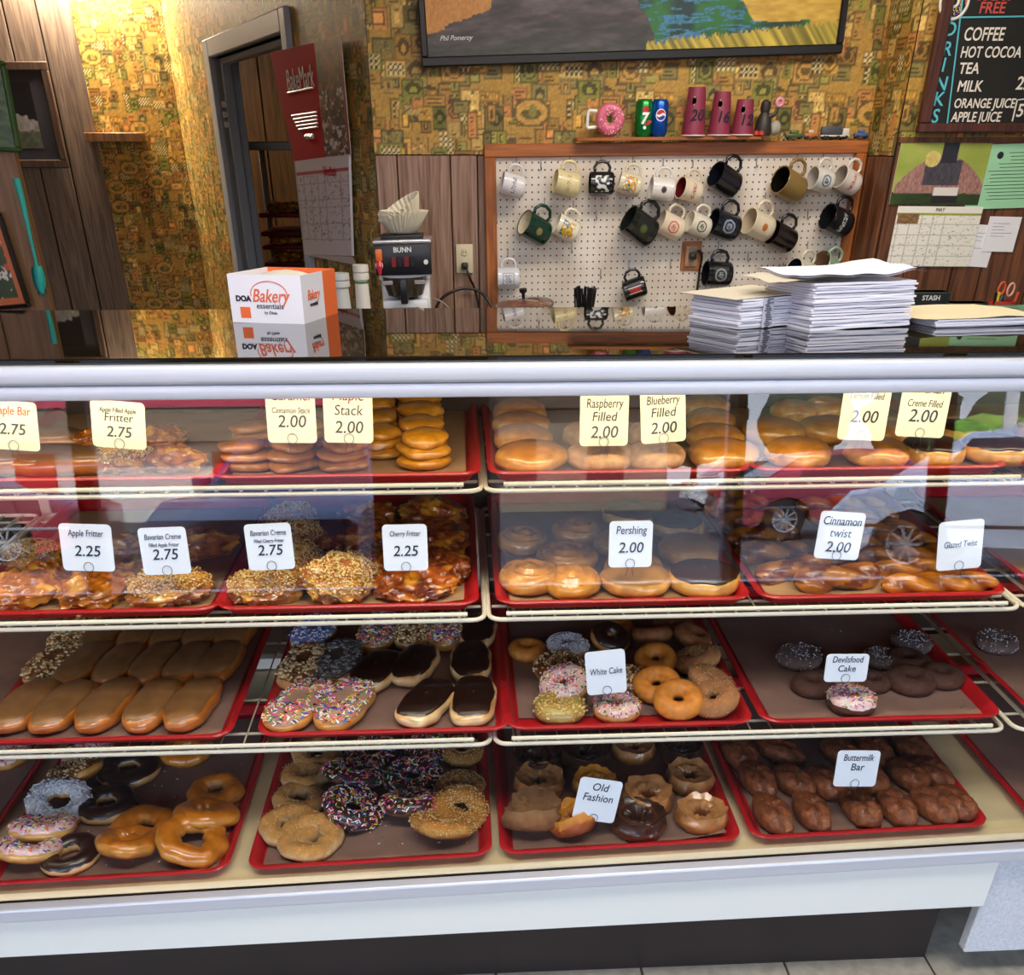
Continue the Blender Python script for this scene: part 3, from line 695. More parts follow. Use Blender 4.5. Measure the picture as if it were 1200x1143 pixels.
# ================================================================== PASTRIES
def pm(name, rough, coat, bump, bscale, na=.12, ns=60, croug=.12, spec=.5):
    return mat(name, attr=True, rough=rough, coat=coat, bump=bump, bscale=bscale, noise_amt=na, nscale=ns, croug=croug, spec=spec)
p_glazed = pm('glazed_dough', .3, .8, .55, 95, .22, 55)
p_plain = pm('fried_dough', .6, .1, .3, 160, .15)
p_sugar = pm('sugared_dough', .85, 0, .9, 900, .22, 700)
p_icing = pm('set_icing', .35, .45, .25, 60, .08, 40, croug=.2)
p_fritter = pm('glazed_fritter', .22, 1, .5, 130, .3, 70, croug=.06)
p_butter = pm('glazed_buttermilk_dough', .6, .2, 1.0, 260, .5, 80)
p_cake = pm('cake_dough', .75, 0, .6, 260, .2, 90)
SPR = [mat('sprinkle_'+n, c, .4) for n, c in (('white', 'f6f0e6'), ('pink', 'ee5a86'), ('blue', '3f66c8'), ('yellow', 'f0c83a'), ('orange', 'ee7a2c'), ('green', '3f9a4a'), ('black', '241c30'), ('white', 'f6f0e6'), ('white', 'f6f0e6'), ('pink', 'ee5a86'))]
SPR_COCO = [mat('coconut_white', 'eceef2', .6), mat('coconut_grey', 'c9ccd6', .6)]
SPR_NUT = [mat('peanut_tan', 'd8b074', .6), mat('peanut_pale', 'efdcae', .6), mat('peanut_dark', '8a5a2c', .6)]
SPR_ASH = [mat('coconut_ash', '8d8a86', .7), mat('coconut_ash_dark', '5a544e', .7)]
SPR_CRUMB = [mat('crumb_gold', 'cfa24e', .7), mat('crumb_pale', 'e6cc86', .7)]
SPR_SUG = [mat('sugar_grain', 'e0c48c', .5), mat('sugar_amber', 'd09a4a', .5)]
SPR_BLUE = [SPR[2], SPR[0], mat('sprinkle_sky', '7a94dc', .4), SPR[0]]
lc = lambda h: np.array(srgb(h))
def nz(p, s, sd): return noise.noise(Vector(p)*s+Vector((sd*7.1, sd*3.3, sd)))
# each kind gives a surface S(u, v) in unit metres; v runs so that the top lies at 'top' range
def S_ring(sd, R_=.0305, r=.0155, k=.95, lump=.07, crag=0):
    def S(u, v, off=0):
        a = 2*pi*u; b = 2*pi*v; q = 1+lump*nz((cos(a)*1.2, sin(a)*1.2, 0), 1.1, sd)*1.6
        rr = r*(1+lump*1.5*nz((cos(a)*2, sin(a)*2, b*.3), 1.3, sd+9))+off
        if crag:
            t = sin(b); rr *= 1+crag*(.42*math.exp(-((b-1.05)/.22)**2)-.5*math.exp(-((b-1.55)/.16)**2)*(b < 3)+.07*math.exp(-((b-.35)/.25)**2)*(nz((cos(a)*5, sin(a)*5, 1), 1, sd)*2+.6))
            rr *= 1+crag*.26*nz((cos(a)*3.6, sin(a)*3.6, b*1.5), 1, sd+3)
        x = (R_*q+rr*cos(b)); z = rr*sin(b)*k
        return Vector((x*cos(a), x*sin(a)*.98, max(z, -r*.78)+r*.78))
    return S
def S_pill(sd, L=.066, W=.028, H=.019, e=.75, lump=.05, e2=.8):
    def S(u, v, off=0):
        a = 2*pi*u; b = -pi/2+pi*v; c = abs(cos(b))**e2
        sx = math.copysign(abs(cos(a))**e, cos(a)); sy = math.copysign(abs(sin(a))**e, sin(a))
        q = 1+lump*2*nz((sx*L*40, sy*W*40, b), 1, sd); z = H*math.copysign(abs(sin(b))**.8, sin(b))
        p = Vector((sx*c*(L*q+off), sy*c*(W*q+off), z+(off if b > 0 else 0)))
        p.z = max(p.z, -H*.8)+H*.8; return p
    return S
def build_body(S, nu, nv, colf, closed=True):
    def fn(u, v): p = S(u, v); return p, colf(u, v, p)
    return MB().grid(fn, nu, nv, cu=True, cv=closed, colfn=True)
def top_band(top, side, bot, H, sd=0, w=.35):
    top, side, bot = lc(top), lc(side), lc(bot)
    def f(u, v, p):
        t = p.z/H; n = .22*nz(p, 60, sd)
        if t+n > .62: k = min(1, (t+n-.62)/.18); c = side*(1-k)+top*k
        elif t+n < .34: k = min(1, (.34-t-n)/.16); c = side*(1-k)+bot*k
        else: c = side
        return tuple(c*(1+.35*nz(p, 120, sd+4)))
    return f
def icing(S, v0, v1, color, nu=44, nv=9, off=.0012, sd=0, drip=.05):
    c0 = lc(color)
    def fn(u, v):
        a = 2*pi*u; d = drip*(nz((cos(a)*2, sin(a)*2, 0), 1.4, sd)+.5*nz((cos(a)*5, sin(a)*5, 2), 1, sd)); lo = v0-d; hi = v1+d*.4
        o = off*min(1, 6*min(v, 1-v))+.0001; p = S(u, lo+(hi-lo)*v, o)
        return p, tuple(c0*(1+.25*nz(p, 70, sd)))
    return MB().grid(fn, nu, nv, cu=True, colfn=True)
def sprinkles(S, v0, v1, n, mats, size=(.0058, .0013), sd=0, chunk=False, off=.0016):
    R_ = random.Random(sd); m = MB()
    for k in range(n):
        u, v = R_.random(), v0+(v1-v0)*R_.random(); p = S(u, v, off); e = .004
        t1 = (S(u+e, v, off)-p); t2 = (S(u, v+e, off)-p); nn = t1.cross(t2)
        if nn.length < 1e-12: continue
        nn.normalize()
        if nn.z < 0: nn = -nn
        t1.normalize(); t2 = nn.cross(t1); a = R_.random()*pi*2; d = t1*cos(a)+t2*sin(a)+nn*R_.uniform(-.35, .35); d.normalize()
        y = nn.cross(d).normalized(); z = d.cross(y); p = p+nn*R_.uniform(0, .0012)
        l = size[0]*R_.uniform(.7, 1.1)/2; w = size[1]*R_.uniform(.8, 1.2)/2
        if chunk: l *= .8; w2 = w*R_.uniform(.6, 1.2)
        else: w2 = w
        vs = [p+d*sx*l+y*sy*w+z*sz*w2 for sx in (-1, 1) for sy, sz in ((-1, -1), (1, -1), (1, 1), (-1, 1))]
        mi = R_.randrange(len(mats)); m.add(vs, [(0, 1, 2, 3), (7, 6, 5, 4), (0, 4, 5, 1), (1, 5, 6, 2), (2, 6, 7, 3), (3, 7, 4, 0)], mi)
    return m
PROTO = {}
GOLD = ('c8781f', 'e0a95c', 'b5651a'); DARKG = ('8e4718', 'b9783a', '7c3c14')
def finish(root, base):
    note_kids(root); PROTO[root.name] = root; root['_w'] = base; return root
def new_ring(sd, cols=GOLD, m=None, R_=.0305, r=.0155, lump=.07, crag=0, nu=44, nv=18):
    S = S_ring(sd, R_, r, lump=lump, crag=crag); b = build_body(S, nu, nv, top_band(*cols, r*1.75, sd))
    return S, b.data('ring_dough', m or p_glazed)
def proto(kind, v):
    sd = hash_kind(kind)*3+v
    spec = KIND[kind]; return spec(sd)
def hash_kind(k): return sum(ord(c)*(i+1) for i, c in enumerate(k)) % 97
def root_of(me, name): return mk(name, me)
def add_top(root, mb, nm, mats, kind=None): mb.obj(nm, mats, root, kind=kind, smooth=(kind is None))
def ring_kind(name, cols=GOLD, m=None, ic=None, sp=None, n=230, size=(.0058, .0013), chunk=False, crag=0, w=.092, full=False, r=.0155, R_=.0305, lump=.07, v0=.06, v1=.44, icm=None):
    def make(sd):
        S, me = new_ring(sd, cols, m, R_, r, lump, crag)
        o = root_of(me, name)
        a, b = (v0, v1) if not full else (-.06, .52)
        if ic: add_top(o, icing(S, a, b, ic, sd=sd), 'icing', icm or p_icing)
        if sp: add_top(o, sprinkles(S, a+.01, b-.01, n, sp, size, sd, chunk), 'topping', sp, kind='stuff')
        return finish(o, w)
    return make
def pill_kind(name, cols=GOLD, m=None, L=.066, W=.028, H=.019, e=.75, ic=None, sp=None, n=200, size=(.0058, .0013), chunk=False, w=.056, v0=.60, lump=.05, dz=None, filling=None):
    def make(sd):
        S0 = S_pill(sd, L, W, H, e, lump)
        S = S0 if not dz else (lambda u, v, off=0: S0(u, v, off)+Vector((0, 0, dz(S0(u, v), sd))))
        me = build_body(S, 40, 22, top_band(*cols, H*1.8, sd), closed=False).data('dough', m or p_glazed)
        o = root_of(me, name)
        if ic: add_top(o, icing(S, v0, .997, ic, nv=12, sd=sd, drip=.035), 'icing', p_icing)
        if sp: add_top(o, sprinkles(S, v0+.02, .93, n, sp, size, sd, chunk), 'topping', sp, kind='stuff')
        return finish(o, w)
    return make
def spiral(depth, pitch):
    def dz(p, sd):
        if p.z < .02: return 0
        r = sqrt(p.x**2+p.y**2); a = atan2(p.y, p.x); s = cos(2*pi*r/pitch-a); return depth*(s-1)*.5*(r < .036)*min(1, r/.004)
    return dz
def fritter_kind(name, cols, crumb=0, w=.105, amp=.8):
    c_hi, c_mid, c_lo = [lc(c) for c in cols]
    def make(sd):
        def S(u, v, off=0):
            a = 2*pi*u; b = -pi/2+pi*v; d = Vector((cos(a)*cos(b), sin(a)*cos(b), sin(b)))
            q = 1+amp*(.30*nz(d, 1.3, sd)-.34*abs(nz(d, 2.3, sd+1))+.16*nz(d, 4.6, sd+2)+.07*nz(d, 10, sd+3))
            p = Vector((d.x*.056*q, d.y*.044*q, d.z*.030*q)); p += d*off; p.z = max(p.z, -.018)+.018
            return p
        def colf(u, v, p):
            a = 2*pi*u; b = -pi/2+pi*v; d = Vector((cos(a)*cos(b), sin(a)*cos(b), sin(b)))
            t = 1-5.0*abs(nz(d, 2.3, sd+1))+.6*nz(d, 4.6, sd+2)+.7*nz(d, 9, sd+6)
            t = -t
            # crust browned on ridges, pale dough where it split
            k = max(0, min(1, .55+.9*nz(d, 2.8, sd+8)+.6*nz(d, 7, sd+5)))
            c = c_lo*(1-k)+c_mid*k
            if nz(d, 1.8, sd+12) > .12: h = min(1, (nz(d, 1.8, sd+12)-.12)*5); c = c*(1-h)+c_hi*h
            return tuple(c)
        o = root_of(MB().grid(lambda u, v: ((lambda p: (p, colf(u, v, p)))(S(u, v))), 72, 40, cu=True, colfn=True).data('fritter', p_fritter), name)
        if crumb: add_top(o, sprinkles(S, .58, .95, crumb, SPR_CRUMB, (.0023, .0019), sd, True, off=.0008), 'crumb_topping', SPR_CRUMB, kind='stuff')
        return finish(o, w)
    return make
def twist_kind(name, L=.2, r=.0175, turns=2.5, cols=('d9902e', 'a85a18'), w=.2, m=None, bend=.0, cin=False):
    c1, c2 = lc(cols[0]), lc(cols[1])
    def make(sd):
        def fn(u, v):
            s = v*2-1; k = turns*2*pi*v; a = 2*pi*u; taper = max(.02, 1-abs(s)**5)**.5
            lob = abs(cos(a-k*.5)); rr = r*(.72+.42*lob)*taper*(1+.12*nz((s*3, cos(a), sin(a)), 1.5, sd))
            x = s*L/2; y = rr*cos(a)*1.15+bend*sin(s*2.2)+.005*nz((s*2, 0, 0), 1, sd); z = max(rr*sin(a), -r*.8)+r*.8
            t = min(1, max(0, (lob-.25)*1.5+.5*nz((x*40, y*40, z*40), 1.2, sd))); c = c2*(1-t)+c1*t
            if cin and sin(k*.8+a*2+sd) > .45: c = lc('6e3210')
            return Vector((x, y, z)), tuple(c)
        o = root_of(MB().grid(fn, 26, 60, cu=True, colfn=True).data('twist', m or p_glazed), name)
        return finish(o, w)
    return make
def stack_kind(name, cols, w=.07, n=3):
    def make(sd):
        o = None
        for k in range(n):
            S = S_pill(sd+k, .034-.002*k, .03-.002*k, .010, .8, .1)
            b = build_body(S, 32, 16, top_band(*cols, .018, sd+k), closed=False)
            me = b.data('layer', p_glazed)
            if o is None: o = root_of(me, name)
            else: mk('layer', me, o, (.002*((k*7) % 3-1), .003*k, .0135*k), (.05*k, 0, .3*k))
        return finish(o, w)
    return make
SUGC = ('c99658', 'd9ae78', 'b88448')
KIND = {
 'glazed': ring_kind('glazed_ring_donut', ('c27018', 'd28c34', 'ac5e18'), r=.0165, lump=.11),
 'ringspr': ring_kind('sprinkled_ring_donut', ic='e8c0c0', sp=SPR, n=330, v0=.07),
 'cocospr': ring_kind('coconut_ring_donut', ic='d8d4cc', sp=SPR_COCO, n=300, size=(.007, .0016), v0=.07),
 'nutring': ring_kind('peanut_ring_donut', ic='7c4a20', sp=SPR_NUT, n=330, size=(.004, .003), chunk=True, v0=.07),
 'chocring': ring_kind('chocolate_iced_ring_donut', ('cf8a3c', 'e6b878', 'c07a30'), ic='2c140c'),
 'sugar': ring_kind('sugared_ring_donut', ('c98f48', 'dcb47c', 'bd8340'), p_sugar, lump=.12, sp=SPR_SUG[:1], n=120, size=(.0014, .0012), chunk=True, v0=0, v1=.5),
 'crumb': ring_kind('toasted_crumb_ring_donut', ('b8792e', 'c9924a', 'a86c2a'), p_sugar, sp=SPR_SUG, n=750, size=(.0017, .0015), chunk=True, v0=-.05, v1=.52),
 'darkspr': ring_kind('sprinkle_covered_ring_donut', ('7a4a2a', '8a5a34', '6a3c20'), ic='3a2024', sp=SPR, n=430, full=True),
 'cakeplain': ring_kind('plain_cake_donut', ('c87a26', 'd68f38', 'b5651e'), p_plain, r=.0185, R_=.0275, lump=.03),
 'cakebrown': ring_kind('browned_cake_donut', ('8c5228', '9c6030', '7c4620'), p_cake, r=.0185, R_=.0275, lump=.03),
 'cakecin': ring_kind('cinnamon_sugar_cake_donut', ('a86f42', 'b8804e', '9a6238'), p_sugar, r=.0185, R_=.0275, lump=.03, sp=SPR_SUG[:1], n=120, size=(.0013, .0012), chunk=True, v0=-.05, v1=.52),
 'cakespr': ring_kind('sprinkled_cake_donut', ('b87838', 'cf9250', 'a86828'), p_plain, ic='d8b4ae', sp=SPR, n=330, r=.0185, R_=.0275, v0=.05, v1=.46, lump=.03),
 'cakenut': ring_kind('peanut_cake_donut', ('9c6030', 'b87a40', '8c5424'), p_plain, ic='6a3c1c', sp=SPR_NUT, n=380, size=(.004, .003), chunk=True, r=.0185, R_=.0275, lump=.03, v0=.02, v1=.48),
 'cakecoco': ring_kind('coconut_cake_donut', ('a86c34', 'c08444', '98602c'), p_plain, ic='ccc8c4', sp=SPR_COCO, n=330, size=(.007, .0016), r=.0185, R_=.0275, lump=.03, v0=.03, v1=.47),
 'cakechoc': ring_kind('chocolate_iced_cake_donut', ('a86c34', 'c08444', '98602c'), p_plain, ic='24120c', r=.0185, R_=.0275, lump=.03),
 'cakegold': ring_kind('golden_crumb_cake_donut', ('a8803c', 'b8904a', '98703a'), p_sugar, ic='a8904c', sp=SPR_CRUMB, n=260, size=(.0036, .0028), chunk=True, r=.0185, R_=.0275, lump=.03, v0=.0, v1=.5),
 'devil': ring_kind('chocolate_cake_donut', ('4a2a1c', '55301f', '3c2016'), p_cake, r=.0185, R_=.0275, lump=.03),
 'devilspr': ring_kind('sprinkled_chocolate_cake_donut', ('4a2a1c', '55301f', '3c2016'), p_cake, ic='e0c8c4', sp=SPR, n=380, r=.0200, R_=.0260, lump=.03, v0=.05, v1=.47),
 'devilpow': ring_kind('powdered_chocolate_cake_donut', ('6a5650', '7a6660', '4a3430'), p_sugar, r=.0185, R_=.0275, lump=.03, sp=SPR_COCO, n=160, size=(.002, .0016), chunk=True, v0=-.05, v1=.52),
 'oldglaze': ring_kind('glazed_old_fashioned_donut', ('c48a52', 'a8662e', '8a4a1c'), p_glazed, r=.0175, R_=.0285, crag=1),
 'oldcin': ring_kind('cinnamon_old_fashioned_donut', ('9a7048', '8c5c34', '7c4c28'), p_sugar, r=.0175, R_=.0285, crag=1),
 'oldorange': ring_kind('golden_old_fashioned_donut', ('d08a24', '9c4c1c', '8a4018'), p_plain, r=.0175, R_=.0285, crag=1),
 'oldchoc': ring_kind('chocolate_iced_old_fashioned_donut', ('5a3420', '5a3018', '7c4824'), p_glazed, ic='3c2216', r=.0175, R_=.0285, crag=1),
 'maplebar': pill_kind('maple_bar', ('b8702c', 'b86a26', 'a05a20'), ic='8a5f36', W=.0265, L=.07, v0=.655),
 'nutbar': pill_kind('peanut_bar', ('c88838', 'e0b070', 'b87830'), ic='7a4a22', sp=SPR_NUT, n=420, size=(.0042, .0032), chunk=True),
 'sprbar': pill_kind('sprinkled_bar', ('c88030', 'd89848', 'b87028'), ic='b08a74', sp=SPR, n=480),
 'ashbar': pill_kind('dark_coconut_bar', ('c88838', 'd8a058', 'b87830'), ic='5a5048', sp=SPR_ASH, n=420, size=(.004, .003), chunk=True),
 'bluebar': pill_kind('blue_sprinkled_bar', ('c88838', 'd8a058', 'b87830'), ic='8a90b0', sp=SPR_BLUE, n=400),
 'chocbar': pill_kind('chocolate_bar', ('d0883a', 'e8c890', 'c07a30'), ic='26130c', L=.064, v0=.66),
 'butterbar': pill_kind('buttermilk_bar', ('7a3e1a', '8c4c22', '5c2e14'), p_butter, L=.052, W=.026, H=.021, e=.85, lump=.06, dz=lambda p, sd: -.0035*math.exp(-((p.y+.004*nz((p.x*60, 0, 0), 1, sd))/.005)**2)*(p.z > .02)+.0045*nz(p, 90, sd)+.002*nz(p, 260, sd), w=.05),
 'round': pill_kind('filled_round', ('bd7520', 'dc9c3e', 'a8611a'), L=.043, W=.041, H=.021, e=1, w=.086, lump=.06),
 'roundsug': pill_kind('sugared_filled_round', ('cc9460', 'd8a874', 'b88050'), p_sugar, L=.043, W=.041, H=.021, e=1, w=.086, lump=.05),
 'roundchoc': pill_kind('chocolate_iced_round', ('cf8e34', 'e0a850', 'bd7a24'), L=.045, W=.042, H=.021, e=1, ic='33190f', w=.09, v0=.64),
 'roundmaple': pill_kind('maple_iced_round', ('cc8a38', 'd89c4c', 'b87828'), L=.046, W=.042, H=.021, e=1, ic='a8752c', w=.092, v0=.62),
 'pershing': pill_kind('spiral_pershing_roll', ('cc861c', 'd49230', 'ac6218'), L=.043, W=.041, H=.022, e=1, w=.086, dz=spiral(.006, .016)),
 'apple': fritter_kind('apple_fritter', ('eaa428', 'c87418', '8a4410')),
 'cherry': fritter_kind('cherry_fritter', ('e8962a', 'b85a1c', '6e2a10')),
 'crumbfr': fritter_kind('crumb_topped_fritter', ('dc9c3c', 'b87234', '8c5024'), crumb=1100),
 'ginger': twist_kind('glazed_twist', cols=('cc7c1c', '965014'), turns=3),
 'cintwist': twist_kind('cinnamon_twist', L=.15, r=.021, turns=1.6, cols=('c87e24', '824014'), w=.15, bend=.006, cin=True),
 'stack': stack_kind('layered_stack_pastry', ('cc8418', 'd08c28', '9a5414')),
 'cinstack': stack_kind('cinnamon_stack_pastry', ('b06a2a', 'bc7a3c', '8a4a1a')),
}
DESC = {'glazed': 'glazed ring donut', 'ringspr': 'rainbow sprinkled ring donut', 'cocospr': 'coconut topped ring donut', 'nutring': 'peanut topped ring donut', 'chocring': 'chocolate iced ring donut',
 'sugar': 'sugared ring donut', 'crumb': 'toasted crumb ring donut', 'darkspr': 'sprinkle covered ring donut', 'cakeplain': 'plain golden cake donut', 'cakebrown': 'browned cake donut', 'cakecin': 'cinnamon sugar cake donut',
 'cakespr': 'rainbow sprinkled cake donut', 'cakenut': 'peanut cake donut', 'cakecoco': 'coconut cake donut', 'cakechoc': 'chocolate iced cake donut', 'cakegold': 'golden crumb cake donut', 'devil': 'dark chocolate cake donut',
 'devilspr': 'rainbow sprinkled chocolate cake donut', 'devilpow': 'powdered dark cake donut', 'oldglaze': 'glazed old fashioned donut', 'oldcin': 'cinnamon old fashioned donut', 'oldorange': 'golden old fashioned donut',
 'oldchoc': 'chocolate old fashioned donut', 'maplebar': 'maple iced bar', 'nutbar': 'peanut topped bar', 'sprbar': 'rainbow sprinkled bar', 'ashbar': 'dark coconut bar', 'bluebar': 'blue sprinkled bar', 'chocbar': 'chocolate iced bar',
 'butterbar': 'brown buttermilk bar', 'round': 'golden filled round', 'roundsug': 'sugared filled round', 'roundchoc': 'chocolate iced round', 'roundmaple': 'maple iced round', 'pershing': 'glazed spiral roll', 'apple': 'glazed apple fritter',
 'cherry': 'dark glazed cherry fritter', 'crumbfr': 'crumb topped fritter', 'ginger': 'glazed twist', 'cintwist': 'cinnamon twist', 'stack': 'golden layered stack', 'cinstack': 'cinnamon stack'}
CATS = {'bar': 'pastry bar', 'apple': 'fritter', 'cherry': 'fritter', 'crumbfr': 'fritter', 'ginger': 'twist', 'cintwist': 'twist', 'stack': 'pastry', 'cinstack': 'pastry', 'pershing': 'pastry'}
def catof(k): return 'pastry bar' if k.endswith('bar') else CATS.get(k, 'donut' if not k.startswith('round') else 'filled donut')
TN = {'A0': 'top shelf leftmost tray', 'A1': 'top shelf tray left of seam', 'A2': 'top shelf tray right of seam', 'A3': 'top shelf rightmost tray', 'A4': 'top shelf right-edge tray', 'B0': 'apple fritter tray', 'B1': 'cherry fritter tray', 'B2': 'pershing tray',
 'B3': 'twist tray', 'C0': 'maple bar tray', 'C1': 'third shelf bar tray', 'C2': 'white cake tray', 'C3': 'devilsfood tray', 'C4': 'third shelf right-edge tray', 'D0': 'bottom leftmost tray', 'D1': 'bottom sprinkle ring tray', 'D2': 'old fashion tray', 'D3': 'buttermilk bar tray', 'D9': 'bottom left-edge tray'}
RW = ['front', 'second', 'third', 'fourth', 'fifth', 'sixth']; OR = ['first', 'second', 'third', 'fourth', 'fifth', 'sixth', 'seventh', 'eighth']
def T_(k, x, y, w=None, rot=None, tilt=0, up=0): return (k, x, y, w, rot, tilt, up)
